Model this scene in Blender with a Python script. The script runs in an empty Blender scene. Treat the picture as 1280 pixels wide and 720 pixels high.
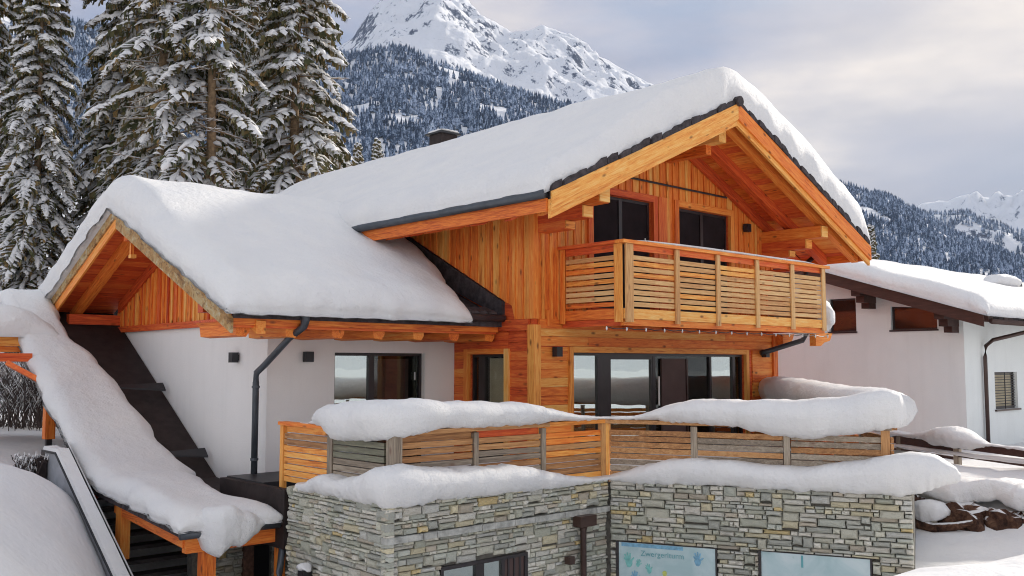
import bpy, math, random
import numpy as np
from mathutils import Vector, noise as mnoise
R = math.radians
random.seed(7)
rng = np.random.default_rng(7)
C = bpy.context.scene.collection
SC = bpy.context.scene

# ------------------------------------------------------------------ camera
YAW, PITCH, EYE = 47.64, 4.57, 5.0
cd = bpy.data.cameras.new('camera'); cam = bpy.data.objects.new('camera', cd); C.objects.link(cam)
cam.location = (0, 0, EYE); cam.rotation_euler = (R(90 + PITCH), 0, R(YAW - 90))
cd.sensor_width = 36; cd.lens = 1192 / 1280 * 36; cd.clip_start = .1; cd.clip_end = 30000
SC.camera = cam

# ------------------------------------------------------------------ light
SUN_AZ, SUN_EL = 3.0, 21.5
s = Vector((math.cos(R(SUN_AZ)) * math.cos(R(SUN_EL)), math.sin(R(SUN_AZ)) * math.cos(R(SUN_EL)), math.sin(R(SUN_EL))))
sl = bpy.data.lights.new('sun', 'SUN'); sl.energy = 1.25; sl.angle = R(3); sl.color = (1.0, .93, .82)
so = bpy.data.objects.new('sun', sl); C.objects.link(so); so.rotation_euler = s.to_track_quat('Z', 'Y').to_euler()

W = bpy.data.worlds.new('World'); SC.world = W; W.use_nodes = True
nt = W.node_tree; nt.nodes.clear(); N = nt.nodes; L = nt.links
out = N.new('ShaderNodeOutputWorld'); bg = N.new('ShaderNodeBackground'); L.new(bg.outputs[0], out.inputs[0])
sky = N.new('ShaderNodeTexSky'); sky.sky_type = 'NISHITA'; sky.sun_disc = False
sky.sun_elevation = R(SUN_EL); sky.sun_rotation = R(90 - SUN_AZ); sky.altitude = 1100
bg.inputs[1].default_value = .1
tc = N.new('ShaderNodeTexCoord')
def wnoise(scale, detail, rough, stretch, off=(0, 0, 0), rot=0.0):
    mp = N.new('ShaderNodeMapping'); mp.inputs['Scale'].default_value = stretch; mp.inputs['Location'].default_value = off; mp.inputs['Rotation'].default_value = (0, 0, rot)
    L.new(tc.outputs['Generated'], mp.inputs[0])
    nz = N.new('ShaderNodeTexNoise'); nz.inputs['Scale'].default_value = scale
    nz.inputs['Detail'].default_value = detail; nz.inputs['Roughness'].default_value = rough
    L.new(mp.outputs[0], nz.inputs['Vector']); return nz.outputs[0]
def wramp(sock, stops):
    r = N.new('ShaderNodeValToRGB'); L.new(sock, r.inputs[0])
    e = r.color_ramp.elements
    while len(e) > len(stops): e.remove(e[-1])
    while len(e) < len(stops): e.new(1)
    for k, (p, c) in enumerate(stops): e[k].position = p; e[k].color = (*c, 1) if len(c) == 3 else c
    return r.outputs[0]
def wmix(f, a, b, typ='MIX'):
    m = N.new('ShaderNodeMixRGB'); m.blend_type = typ
    if isinstance(f, float): m.inputs[0].default_value = f
    else: L.new(f, m.inputs[0])
    for k, v in ((1, a), (2, b)):
        if isinstance(v, tuple): m.inputs[k].default_value = (*v, 1)
        else: L.new(v, m.inputs[k])
    return m.outputs[0]
# thin broken cloud deck in front of the Nishita sky (values are x10 because of the .1 strength)
n1 = wnoise(1.25, 8, .56, (1, 1, 3.0), (15.65, 10.2, 5.83), R(12))
n2 = wnoise(1.1, 3, .5, (1, 1, 2.0), (5.2, 1.4, .9))
cloud = wramp(n1, [(.38, (.32, .56, 1.05)), (.45, (.54, .70, 1.12)), (.51, (.82, .88, 1.2)), (.58, (1.25, 1.22, 1.38)), (.67, (2.35, 2.12, 1.95))])
n3 = wnoise(4.2, 6, .6, (1, 1, 4.2), (3.1, 7.7, 1.9), R(12))
cloud = wmix(1.0, cloud, wramp(n3, [(.34, (.80, .82, .87)), (.52, (.97, .97, .98)), (.68, (1.14, 1.12, 1.08))]), 'MULTIPLY')
# the veil is brighter and warmer round the hidden sun
dotn = N.new('ShaderNodeVectorMath'); dotn.operation = 'DOT_PRODUCT'; L.new(tc.outputs['Generated'], dotn.inputs[0]); dotn.inputs[1].default_value = s
glow = wramp(dotn.outputs['Value'], [(.55, (0, 0, 0)), (.86, (.25, .25, .25)), (1.0, (1, 1, 1))])
cloud = wmix(glow, cloud, wmix(.5, cloud, (2.3, 2.1, 1.9)))
cover = wramp(n2, [(.30, (.88, .88, .88)), (.5, (.97, .97, .97))])
# overcast luminance law: the deck is brighter towards the zenith than near the horizon
sepz = N.new('ShaderNodeSeparateXYZ'); L.new(tc.outputs['Generated'], sepz.inputs[0])
lum = N.new('ShaderNodeMapRange'); lum.inputs[1].default_value = .16; lum.inputs[2].default_value = 1; lum.inputs[3].default_value = 1.0; lum.inputs[4].default_value = 3.5
L.new(sepz.outputs[2], lum.inputs[0]); lc = N.new('ShaderNodeCombineXYZ')
for k, w_ in enumerate((1.0, .89, .62)):      # the thin veil overhead is a little warmer than the banks low down
    mw = N.new('ShaderNodeMath'); mw.operation = 'POWER'; L.new(lum.outputs[0], mw.inputs[0]); mw.inputs[1].default_value = w_; L.new(mw.outputs[0], lc.inputs[k])
L.new(wmix(cover, sky.outputs[0], wmix(1.0, cloud, lc.outputs[0], 'MULTIPLY')), bg.inputs[0])

SC.view_settings.view_transform = 'Standard'; SC.view_settings.look = 'None'
SC.view_settings.exposure = 1.98; SC.view_settings.gamma = 1
SC.render.engine = 'CYCLES'
SC.cycles.use_denoising = True; SC.cycles.pixel_filter_type = 'BLACKMAN_HARRIS'; SC.cycles.filter_width = 1.05
SC.cycles.max_bounces = 6; SC.cycles.diffuse_bounces = 3; SC.cycles.transparent_max_bounces = 8; SC.cycles.volume_bounces = 0
SC.cycles.sample_clamp_indirect = 6

# ------------------------------------------------------------------ materials
class NT:
    def __init__(s_, name):
        s_.m = bpy.data.materials.new(name); s_.m.use_nodes = True
        s_.n = s_.m.node_tree.nodes; s_.l = s_.m.node_tree.links
        s_.b = s_.n['Principled BSDF']; s_.tc = s_.n.new('ShaderNodeTexCoord')
        s_.rnd = None
    def put(s_, sock, v):
        if isinstance(v, (int, float)): sock.default_value = v
        elif isinstance(v, tuple): sock.default_value = (*v, 1) if len(v) == 3 else v
        else: s_.l.new(v, sock)
    def random(s_):
        """one random number per piece, whether the piece is an object or an island of a joined mesh"""
        if s_.rnd is None:
            oi = s_.n.new('ShaderNodeObjectInfo'); ge = s_.n.new('ShaderNodeNewGeometry')
            a = s_.math('ADD', oi.outputs['Random'], ge.outputs['Random Per Island'])
            s_.rnd = s_.math('FRACT', a)
        return s_.rnd
    def math(s_, op, a, b=0.0):
        m = s_.n.new('ShaderNodeMath'); m.operation = op; s_.put(m.inputs[0], a)
        s_.put(m.inputs[1], b); return m.outputs[0]
    def vec(s_, scale=(1, 1, 1), src='Object', randoff=False):
        mp = s_.n.new('ShaderNodeMapping'); mp.inputs['Scale'].default_value = scale
        s_.l.new(s_.pre.outputs[0] if getattr(s_, 'pre', None) else s_.tc.outputs[src], mp.inputs[0])
        if randoff:
            cx = s_.n.new('ShaderNodeCombineXYZ')
            for k in range(3): s_.l.new(s_.math('MULTIPLY', s_.random(), 37.0 + 11 * k), cx.inputs[k])
            s_.l.new(cx.outputs[0], mp.inputs['Location'])
        return mp.outputs[0]
    def noise(s_, v, scale, detail=4, rough=.5, dist=0.0):
        x = s_.n.new('ShaderNodeTexNoise'); s_.l.new(v, x.inputs['Vector']); x.inputs['Scale'].default_value = scale
        x.inputs['Detail'].default_value = detail; x.inputs['Roughness'].default_value = rough; x.inputs['Distortion'].default_value = dist
        return x.outputs[0]
    def ramp(s_, sock, stops, interp='LINEAR'):
        r = s_.n.new('ShaderNodeValToRGB'); s_.put(r.inputs[0], sock); e = r.color_ramp.elements; r.color_ramp.interpolation = interp
        while len(e) > len(stops): e.remove(e[-1])
        while len(e) < len(stops): e.new(1)
        for k, (p, c) in enumerate(stops):
            e[k].position = p; e[k].color = (c, c, c, 1) if isinstance(c, (int, float)) else (*c, 1)
        return r.outputs[0]
    def mix(s_, f, a, b, typ='MIX'):
        m = s_.n.new('ShaderNodeMixRGB'); m.blend_type = typ; s_.put(m.inputs[0], f); s_.put(m.inputs[1], a); s_.put(m.inputs[2], b)
        return m.outputs[0]
    def bump(s_, h, dist=.01, strength=1.0):
        b = s_.n.new('ShaderNodeBump'); b.inputs['Distance'].default_value = dist; b.inputs['Strength'].default_value = strength
        s_.l.new(h, b.inputs['Height']); s_.l.new(b.outputs[0], s_.b.inputs['Normal'])
    def fin(s_, col=None, rough=.6, spec=.5, metal=0.0):
        if col is not None: s_.put(s_.b.inputs['Base Color'], col)
        s_.put(s_.b.inputs['Roughness'], rough); s_.b.inputs['Specular IOR Level'].default_value = spec
        s_.b.inputs['Metallic'].default_value = metal; return s_.m

def wood(name, axis, stops, knots=.5, rough=.55, rot=None):
    t = NT(name)
    if rot:      # turn the grain along a sloping board
        pre = t.n.new('ShaderNodeMapping'); pre.inputs['Rotation'].default_value = rot; t.l.new(t.tc.outputs['Object'], pre.inputs[0]); t.pre = pre
    sc = [9.0, 9.0, 9.0]; sc[axis] = .55
    v = t.vec(tuple(sc), randoff=True)
    g = t.noise(v, 2.2, 6, .62, 1.2)
    fine = t.noise(v, 9.0, 3, .6)
    f = t.math('ADD', t.math('MULTIPLY', g, .62), t.math('MULTIPLY', fine, .38))
    f = t.math('ADD', f, t.math('MULTIPLY', t.math('SUBTRACT', t.random(), .5), .17))
    col = t.ramp(f, stops)
    ks = [5.0, 5.0, 5.0]; ks[axis] = 2.2
    kv = t.vec(tuple(ks), randoff=True)
    vo = t.n.new('ShaderNodeTexVoronoi'); t.l.new(kv, vo.inputs['Vector']); vo.inputs['Scale'].default_value = 1.0
    kn = t.ramp(vo.outputs['Distance'], [(.05, knots), (.17, 0.0)])
    col = t.mix(kn, col, (.13, .03, .008))
    t.bump(f, .006, .5)
    return t.fin(col, rough, .35)
OR = [(.32, (.52, .085, .015)), (.45, (.80, .19, .028)), (.56, (.90, .29, .05)), (.68, (.94, .43, .10))]
OY = [(.32, (.55, .15, .025)), (.45, (.85, .32, .06)), (.56, (.92, .46, .11)), (.68, (.95, .60, .22))]
RD = [(.32, (.42, .045, .014)), (.46, (.68, .10, .024)), (.58, (.80, .17, .035)), (.70, (.86, .27, .06))]
GY = [(.30, (.13, .10, .075)), (.46, (.27, .215, .16)), (.60, (.41, .34, .26)), (.75, (.52, .45, .35))]
GO = [(.30, (.22, .095, .035)), (.46, (.40, .19, .072)), (.60, (.58, .30, .12)), (.75, (.60, .42, .22))]
PL = [(.30, (.46, .20, .07)), (.46, (.66, .36, .14)), (.60, (.78, .50, .22)), (.75, (.82, .60, .32))]
GG = [(.30, (.09, .085, .06)), (.46, (.17, .165, .115)), (.60, (.25, .24, .17)), (.75, (.36, .34, .25))]
AX = 'xyz'
M = {}
for nm, st in (('orange', OR), ('yellow', OY), ('red', RD), ('grey', GY), ('greyorange', GO), ('pale', PL), ('green', GG)):
    for a in range(3): M[nm + AX[a]] = wood(f'wood_{nm}_{AX[a]}', a, st, .8 if nm in ('yellow', 'orange') else .5)
for nm, st in (('orange', OR), ('yellow', OY), ('red', RD)):
    M[nm + 'xl'] = wood(f'wood_{nm}_xl', 0, st, .8, rot=(0, R(24.7), 0)); M[nm + 'xr'] = wood(f'wood_{nm}_xr', 0, st, .8, rot=(0, -R(24.7), 0))
    M[nm + 'yl'] = wood(f'wood_{nm}_yl', 1, st, .8, rot=(-R(23.3), 0, 0)); M[nm + 'yr'] = wood(f'wood_{nm}_yr', 1, st, .8, rot=(R(23.3), 0, 0))
# rough-sawn weathered bargeboard
def weath():
    t = NT('bargeboard_weathered'); v = t.vec((1, 1, 1)); a = t.noise(v, 3.5, 6, .65, .6); b = t.noise(v, 14, 4, .6)
    col = t.ramp(a, [(.33, (.20, .10, .035)), (.47, (.46, .26, .09)), (.58, (.50, .38, .20)), (.72, (.58, .54, .44))])
    col = t.mix(t.ramp(b, [(.52, 0.0), (.62, .6)]), col, (.13, .055, .02)); t.bump(b, .02, .6); return t.fin(col, .7)
M['weathered'] = weath()

def plain(name, col, rough=.5, var=.12, scale=3.0, bump=.0, spec=.5, metal=0.0):
    t = NT(name); n = t.noise(t.vec(), scale, 5, .6)
    lo = tuple(c * (1 - var) for c in col); hi = tuple(min(1, c * (1 + var)) for c in col)
    c = t.ramp(n, [(.35, lo), (.65, hi)])
    if bump: t.bump(t.noise(t.vec(), 60, 3, .6), bump)
    return t.fin(c, rough, spec, metal)
M['plaster'] = plain('white_plaster', (.90, .875, .84), .9, .05, 1.6, .006, .2)
M['plaster2'] = plain('neighbour_plaster', (.86, .845, .82), .9, .05, .8, .006, .2)
M['frame'] = plain('window_frame_dark', (.028, .022, .024), .4, .2)
M['metal'] = plain('gutter_metal', (.075, .085, .10), .38, .15, 4, 0, .5, .4)
M['metalbrown'] = plain('brown_gutter', (.065, .035, .028), .4, .15, 4, 0, .5, .2)
M['black'] = plain('black_metal', (.02, .02, .024), .5, .2)
M['dark'] = plain('dark_cladding', (.034, .025, .024), .7, .25, 5, .004, .2)
M['tile'] = plain('dark_roof_tile', (.055, .045, .048), .75, .45, 9, .006, .3)
M['darkbrown'] = wood('neighbour_dark_wood', 1, [(.3, (.03, .012, .009)), (.6, (.075, .032, .024)), (.8, (.12, .055, .04))], .2)
M['inside'] = plain('dark_interior', (.03, .024, .024), .9, .3, 1.5)
M['curtain'] = plain('beige_curtain', (.62, .54, .38), .9, .08, 3)
M['brownpanel'] = plain('brown_shutter', (.085, .05, .045), .7, .15, 2)
M['screen'] = plain('dark_insect_screen', (.022, .016, .018), .8, .2, 3, 0, .1)
M['concrete'] = plain('stair_wall_render', (.42, .43, .46), .85, .15, 2.5, .004, .2)
M['step'] = plain('dark_step', (.07, .058, .056), .7, .25, 4)
M['brick'] = plain('brown_brick', (.16, .085, .06), .8, .4, 14, .004)
M['lettering'] = plain('teal_lettering', (.13, .38, .42), .7, .1)
M['teal'] = plain('teal_paint', (.22, .56, .53), .6, .15, 20)
M['blue'] = plain('blue_paint', (.20, .42, .58), .6, .2, 20)
M['yellowp'] = plain('yellow_paint', (.55, .60, .15), .6, .2, 20)
M['bulb'] = plain('white_bulb', (.8, .8, .78), .3, .02)
M['rock'] = plain('brown_rock', (.12, .06, .04), .9, .55, 4, .02)
M['stem'] = plain('bare_twig', (.07, .05, .045), .9, .3, 8)

def plaster(name, col):
    t = NT(name); v = t.vec((1, 1, 1)); st = t.noise(t.vec((2.6, 2.6, .22)), 1.6, 5, .6); bl = t.noise(v, .9, 4, .55); tr_ = t.noise(v, 38, 4, .65)
    c = t.ramp(bl, [(.35, tuple(q * .955 for q in col)), (.65, col)]); c = t.mix(t.ramp(st, [(.50, 0.0), (.75, .16)]), c, tuple(q * .72 for q in col))
    t.bump(tr_, .008, .5); return t.fin(c, .92, .15)
M['plaster'] = plaster('white_plaster', (.90, .875, .85)); M['plaster2'] = plaster('neighbour_plaster', (.85, .885, .875))
def rockmat():
    t = NT('brown_rock'); g = t.n.new('ShaderNodeNewGeometry'); sx = t.n.new('ShaderNodeSeparateXYZ'); t.l.new(g.outputs['Normal'], sx.inputs[0])
    v = t.vec((1, 1, 1)); a = t.noise(v, 7, 7, .7, .5); b = t.noise(v, 2.5, 4, .6)
    c = t.ramp(a, [(.33, (.02, .012, .01)), (.5, (.085, .042, .028)), (.68, (.19, .105, .065))])
    f = t.math('ADD', t.math('MULTIPLY', sx.outputs[2], .6), b); c = t.mix(t.ramp(f, [(.90, 0.0), (.98, 1.0)]), c, (.82, .82, .82))
    t.bump(a, .06, .9); return t.fin(c, .9, .2)
M['rock'] = rockmat()
def snowmat():
    t = NT('snow'); v = t.vec((1, 1, 1))
    big = t.noise(v, 1.3, 4, .5); mid = t.noise(v, 7, 5, .6); fin = t.noise(v, 55, 3, .7)
    h = t.math('ADD', t.math('MULTIPLY', mid, .55), t.math('ADD', t.math('MULTIPLY', fin, .16), t.math('MULTIPLY', big, .6)))
    t.bump(h, .09, .75)
    col = t.ramp(big, [(.3, (.775, .775, .785)), (.7, (.83, .82, .81))])
    return t.fin(col, .65, .3)
M['snow'] = snowmat()
def glassmat(name, tint, fac, base=(.02, .02, .02)):
    t = NT(name); n, l = t.n, t.l
    gl = n.new('ShaderNodeBsdfGlossy'); gl.inputs['Color'].default_value = (*tint, 1); gl.inputs['Roughness'].default_value = .015
    tr = n.new('ShaderNodeBsdfTransparent'); tr.inputs[0].default_value = (.86, .87, .85, 1)
    v = t.vec((1, 1, 1)); nz = t.noise(v, 1.1, 2, .5)
    b = n.new('ShaderNodeBump'); b.inputs['Distance'].default_value = .02; b.inputs['Strength'].default_value = .12; l.new(nz, b.inputs['Height']); l.new(b.outputs[0], gl.inputs['Normal'])
    mx = n.new('ShaderNodeMixShader'); mx.inputs[0].default_value = fac; l.new(tr.outputs[0], mx.inputs[1]); l.new(gl.outputs[0], mx.inputs[2])
    l.new(mx.outputs[0], n['Material Output'].inputs[0]); return t.m
M['glass'] = glassmat('window_glass', (.80, .88, .86), .62)
M['glassdark'] = glassmat('dark_window_glass', (.8, .85, .85), .055)
M['glassmid'] = glassmat('neighbour_window_glass', (.7, .75, .8), .05)
def film():
    t = NT('painted_window_film'); v = t.vec((1, 1, 1)); a = t.noise(v, 1.7, 4, .6, .5); b = t.noise(v, 5, 5, .7)
    c = t.ramp(a, [(.35, (.42, .58, .60)), (.5, (.52, .66, .68)), (.68, (.68, .76, .77))])
    c = t.mix(t.ramp(b, [(.62, 0.0), (.74, .45)]), c, (.20, .42, .32)); return t.fin(c, .25, .5)
M['film'] = film()
def stone():
    t = NT('split_stone'); r = t.random(); v = t.vec((1, 1, 1), 'Object', True)
    n = t.noise(v, 9, 6, .65, .4); n2 = t.noise(v, 34, 4, .7)
    base = t.ramp(r, [(0, (.50, .51, .42)), (.14, (.60, .59, .49)), (.28, (.47, .48, .43)), (.42, (.68, .65, .57)), (.54, (.53, .55, .48)),
                      (.66, (.68, .61, .42)), (.72, (.74, .72, .64)), (.84, (.52, .46, .37)), (.91, (.68, .53, .26)), (.94, (.60, .60, .56))], 'CONSTANT')
    c = t.mix(t.ramp(n, [(.30, .75), (.48, 0.0)]), base, (.34, .32, .26))
    c = t.mix(t.ramp(n, [(.56, 0.0), (.75, .7)]), c, (.66, .64, .56))
    c = t.mix(t.ramp(n2, [(.48, 0.0), (.68, .3)]), c, (.48, .42, .30))
    t.bump(t.math('ADD', n, t.math('MULTIPLY', n2, .4)), .03, .8); return t.fin(c, .85, .3)
M['stone'] = stone()
M['mortar'] = plain('mortar', (.16, .15, .13), .95, .3, 12, .01)
M['palestone'] = plain('pale_ledge_stone', (.42, .42, .39), .85, .3, 8, .01)
def needle():
    t = NT('spruce_needles'); r = t.random(); v = t.vec((1, 1, 1)); n = t.noise(v, 1.1, 3, .6)
    c = t.ramp(r, [(0, (.06, .07, .036)), (.4, (.10, .105, .05)), (.75, (.19, .145, .065)), (1, (.30, .19, .08))])
    return t.fin(t.mix(t.ramp(n, [(.4, 0.0), (.7, .5)]), c, (.06, .055, .022)), .8, .2)
M['needle'] = needle()
M['bark'] = plain('spruce_bark', (.32, .22, .13), .95, .4, 6, .02)
def forest():
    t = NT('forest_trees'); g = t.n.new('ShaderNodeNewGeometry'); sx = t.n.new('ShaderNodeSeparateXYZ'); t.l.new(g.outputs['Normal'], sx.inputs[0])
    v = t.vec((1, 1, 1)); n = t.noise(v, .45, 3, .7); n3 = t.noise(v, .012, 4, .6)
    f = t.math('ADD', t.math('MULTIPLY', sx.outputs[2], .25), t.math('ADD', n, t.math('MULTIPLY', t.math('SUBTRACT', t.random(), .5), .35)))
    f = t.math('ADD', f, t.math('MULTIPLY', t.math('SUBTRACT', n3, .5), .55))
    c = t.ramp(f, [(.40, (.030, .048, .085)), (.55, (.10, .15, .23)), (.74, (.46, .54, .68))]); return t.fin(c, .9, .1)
M['forest'] = forest()
def mountain():
    t = NT('mountain_rock_snow'); g = t.n.new('ShaderNodeNewGeometry'); sx = t.n.new('ShaderNodeSeparateXYZ'); t.l.new(g.outputs['Normal'], sx.inputs[0])
    v = t.vec((1, 1, .8)); n = t.noise(v, .012, 9, .68, .5); n2 = t.noise(v, .05, 6, .7)
    f = t.math('ADD', t.math('MULTIPLY', sx.outputs[2], 1.0), t.math('ADD', t.math('MULTIPLY', t.math('SUBTRACT', n, .5), 1.5), t.math('MULTIPLY', t.math('SUBTRACT', n2, .5), 1.5)))
    c = t.ramp(f, [(.37, (.07, .085, .13)), (.47, (.26, .29, .36)), (.55, (.88, .89, .92))])
    t.bump(n, 40, .5); return t.fin(c, .9, .1)
M['mountain'] = mountain()
def ground():
    t = NT('snow_ground_material'); v = t.vec((1, 1, 1)); a = t.noise(v, .9, 5, .55); b = t.noise(v, 9, 5, .6); c3 = t.noise(v, 70, 2, .6)
    t.bump(t.math('ADD', a, t.math('ADD', t.math('MULTIPLY', b, .25), t.math('MULTIPLY', c3, .05))), .12, .55)
    return t.fin(t.ramp(a, [(.3, (.775, .775, .785)), (.7, (.83, .82, .81))]), .7, .25)
M['ground'] = ground()

# ------------------------------------------------------------------ helpers
ORG = {}
def root(name, label, cat, loc=(0, 0, 0), group=None):
    o = bpy.data.objects.new(name, None); C.objects.link(o); o.location = loc; o.empty_display_size = .2
    o['label'] = label; o['category'] = cat
    if group: o['group'] = group
    ORG[o] = Vector(loc); return o
def org(o):
    v = Vector((0, 0, 0))
    while o is not None: v += ORG.get(o, Vector((0, 0, 0))); o = o.parent
    return v
class MB:
    def __init__(s_): s_.v = []; s_.f = []
    def add(s_, vs, fs):
        k = len(s_.v); s_.v += [tuple(p) for p in vs]; s_.f += [tuple(i + k for i in f) for f in fs]; return s_
    def box(s_, x0, x1, y0, y1, z0, z1):
        x0, x1 = sorted((x0, x1)); y0, y1 = sorted((y0, y1)); z0, z1 = sorted((z0, z1))
        return s_.add([(x0, y0, z0), (x1, y0, z0), (x1, y1, z0), (x0, y1, z0), (x0, y0, z1), (x1, y0, z1), (x1, y1, z1), (x0, y1, z1)],
                      [(0, 3, 2, 1), (4, 5, 6, 7), (0, 1, 5, 4), (1, 2, 6, 5), (2, 3, 7, 6), (3, 0, 4, 7)])
    def beam(s_, p, q, w, h, up=(0, 0, 1)):
        """box from p to q, width w sideways, height h along up, centred on the line"""
        p = Vector(p); q = Vector(q); d = (q - p).normalized(); sd = d.cross(Vector(up)).normalized(); u = sd.cross(d).normalized()
        c = [(a * w / 2, b * h / 2) for a, b in ((-1, -1), (1, -1), (1, 1), (-1, 1))]
        vs = [p + sd * a + u * b for a, b in c] + [q + sd * a + u * b for a, b in c]
        return s_.add(vs, [(0, 1, 2, 3), (7, 6, 5, 4), (0, 4, 5, 1), (1, 5, 6, 2), (2, 6, 7, 3), (3, 7, 4, 0)])
    def prism(s_, poly, ext):
        """poly: 3-D points of a face; ext: extrusion vector"""
        n = len(poly); e = Vector(ext); vs = [Vector(p) for p in poly]; vs += [v + e for v in vs]
        fs = [tuple(range(n))[::-1], tuple(range(n, 2 * n))] + [(i, (i + 1) % n, (i + 1) % n + n, i + n) for i in range(n)]
        return s_.add(vs, fs)
    def tube(s_, pts, r, n=8, sq=1.0):
        pts = [Vector(p) for p in pts]; rs = r if isinstance(r, (list, tuple)) else [r] * len(pts); rings = []
        ref = Vector((0, 0, 1))
        for i, p in enumerate(pts):
            d = ((pts[min(i + 1, len(pts) - 1)] - pts[max(i - 1, 0)])).normalized()
            a = d.cross(ref)
            if a.length < .05: a = d.cross(Vector((1, 0, 0)))
            a.normalize(); b = a.cross(d)
            rings.append([p + (a * math.cos(t) + b * math.sin(t) * sq) * rs[i] for t in (2 * math.pi * k / n for k in range(n))])
        vs = [v for rg in rings for v in rg]; fs = []
        for i in range(len(pts) - 1):
            for k in range(n): fs.append((i * n + k, i * n + (k + 1) % n, (i + 1) * n + (k + 1) % n, (i + 1) * n + k))
        fs.append(tuple(range(n))[::-1]); fs.append(tuple((len(pts) - 1) * n + k for k in range(n)))
        return s_.add(vs, fs)
    def build(s_, name, mat, parent=None, smooth=False, **tags):
        me = bpy.data.meshes.new(name); o_ = org(parent) if parent else (tags.get('origin') or Vector((0, 0, 0)))
        me.from_pydata([tuple(Vector(v) - o_) for v in s_.v], [], s_.f)
        me.materials.append(M[mat] if isinstance(mat, str) else mat)
        if smooth: me.polygons.foreach_set('use_smooth', [True] * len(me.polygons))
        me.update()
        o = bpy.data.objects.new(name, me); C.objects.link(o)
        if parent: o.parent = parent
        elif 'origin' in tags: o.location = tags['origin']; ORG[o] = Vector(tags['origin'])
        for k in ('label', 'category', 'group', 'kind'):
            if k in tags: o[k] = tags[k]
        return o
def box(name, mat, parent, *a, **k): return MB().box(*a).build(name, mat, parent, **k)
def beam(name, mat, parent, *a, **k): return MB().beam(*a).build(name, mat, parent, **k)
def fbm(x, y, z=0.0, o=3):
    return mnoise.fractal(Vector((x, y, z)), 1.0, 2.0, o)

# ================================================================== CHALET
X0, X1, Y0 = 12.0, 19.93, 12.58          # main block
XR, ZR, PM = 15.93, 10.19, .46           # main ridge x, height of roof top, pitch
YG = 10.80                                # front verge of main roof
YB = 27.0
XE0, XE1 = 10.72, 21.2
def zm(x): return ZR - PM * abs(x - XR)   # top of main roof deck
WY, WX = 14.87, 7.91                      # wing front facade, wing gable wall
YR, ZW, PW = 18.33, 7.93, .43             # wing ridge
XG = 6.53; YE = 13.41; YE2 = 23.2
def zw(y): return ZW - PW * abs(y - YR)

chalet = root('chalet', 'wooden and white plastered chalet with snow covered roofs and an upper balcony', 'house', (12, 12.58, 3.0))
P = chalet
# --- main block walls behind the boards, with real openings
def xz_wall(name, mat, y, th, x0, x1, z0, ztop, openings):
    """wall in an X-Z plane from y to y+th; vertical strips round the openings; ztop is a function of x"""
    xs = sorted({x0, x1} | {v for o_ in openings for v in o_[:2]} | ({XR} if x0 < XR < x1 and ztop(XR) > 9 else set()))
    mb = MB()
    for a, b in zip(xs, xs[1:]):
        m_ = (a + b) / 2; cuts = [o_ for o_ in openings if o_[0] < m_ < o_[1]]; zz = z0
        for o_ in sorted(cuts, key=lambda q: q[2]):
            if o_[2] > zz + .001: mb.box(a, b, y, y + th, zz, o_[2])
            zz = o_[3]
        mb.prism([(a, y, zz), (b, y, zz), (b, y, ztop(b)), (a, y, ztop(a))], (0, th, 0))
    return mb.build(name, mat, P)
up_open = [(13.59, 15.42, 6.1, 8.36), (16.28, 18.16, 6.1, 8.36)]
lo_open = [(13.01, 18.68, 3.0, 5.22)]
xz_wall('gable_wall', 'redx', Y0 + .03, .2, X0 + .03, X1, 5.70, lambda x: zm(x) - .30, up_open)
xz_wall('front_wall', 'redx', Y0 + .03, .2, X0 + .03, X1, 2.7, lambda x: 5.70, lo_open)
mb = MB().prism([(X0 + .03, Y0 + .24, 5.7), (X0 + .03, 26, 5.7), (X0 + .03, 26, 8.05), (X0 + .03, Y0 + .24, 8.05)], (.2, 0, 0))
mb.box(X0 + .03, X0 + .23, Y0 + .24, 13.34, 2.7, 5.7).box(X0 + .03, X0 + .23, 14.40, 20, 2.7, 5.7).box(X0 + .03, X0 + .23, 13.34, 14.40, 5.19, 5.7)
mb.build('side_wall', 'redy', P)
box('rear_wall', 'redx', P, X0 + .25, X1, 25.8, 26, 2.7, 8.1); box('east_wall', 'redy', P, X1 - .2, X1 - .003, Y0 + .24, 25.8, 2.7, 8.1)

def vboards(fixed, plane, a0, a1, zb, zt, openings, mats, pitch=.218):
    """vertical boards with narrow cover battens, each its own piece; plane 'x' runs along X at y=fixed, 'y' along Y at x=fixed"""
    a = a0
    k = 0
    while a < a1 - .03:
        for kind, c0, c1, proud in (('board', a, min(a + pitch - .012, a1), .022), ('batten', a + pitch - .055, min(a + pitch + .02, a1), .048)):
            if c1 - c0 < .02: continue
            m_ = (c0 + c1) / 2; spans = [(zb(m_), zt(m_))]
            for o_ in openings:
                if o_[0] - .10 < m_ < o_[1] + .10:
                    spans = [q for sp in spans for q in ((sp[0], min(sp[1], o_[2] - .1)), (max(sp[0], o_[3] + .1), sp[1])) if q[1] - q[0] > .05]
            for z0, z1 in spans:
                mt = random.choice(mats); pr = proud + random.uniform(-.004, .004)
                zt0, zt1 = (zt(c0), zt(c1)) if abs(z1 - zt(m_)) < 1e-6 else (z1, z1)
                zb0, zb1 = (zb(c0), zb(c1)) if abs(z0 - zb(m_)) < 1e-6 else (z0, z0)
                if plane == 'x': poly = [(c0, fixed - pr, zb0), (c1, fixed - pr, zb1), (c1, fixed - pr, zt1), (c0, fixed - pr, zt0)]; ext = (0, pr + .01, 0)
                else: poly = [(fixed - pr, c1, zb1), (fixed - pr, c0, zb0), (fixed - pr, c0, zt0), (fixed - pr, c1, zt1)]; ext = (pr + .01, 0, 0)
                MB().prism(poly, ext).build(kind, mt + 'z', P)
        a += pitch; k += 1
vboards(Y0 + .03, 'x', X0 + .03, X1, lambda x: 5.83, lambda x: zm(x) - .33, up_open, ['orange', 'orange', 'orange', 'yellow'])
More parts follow.
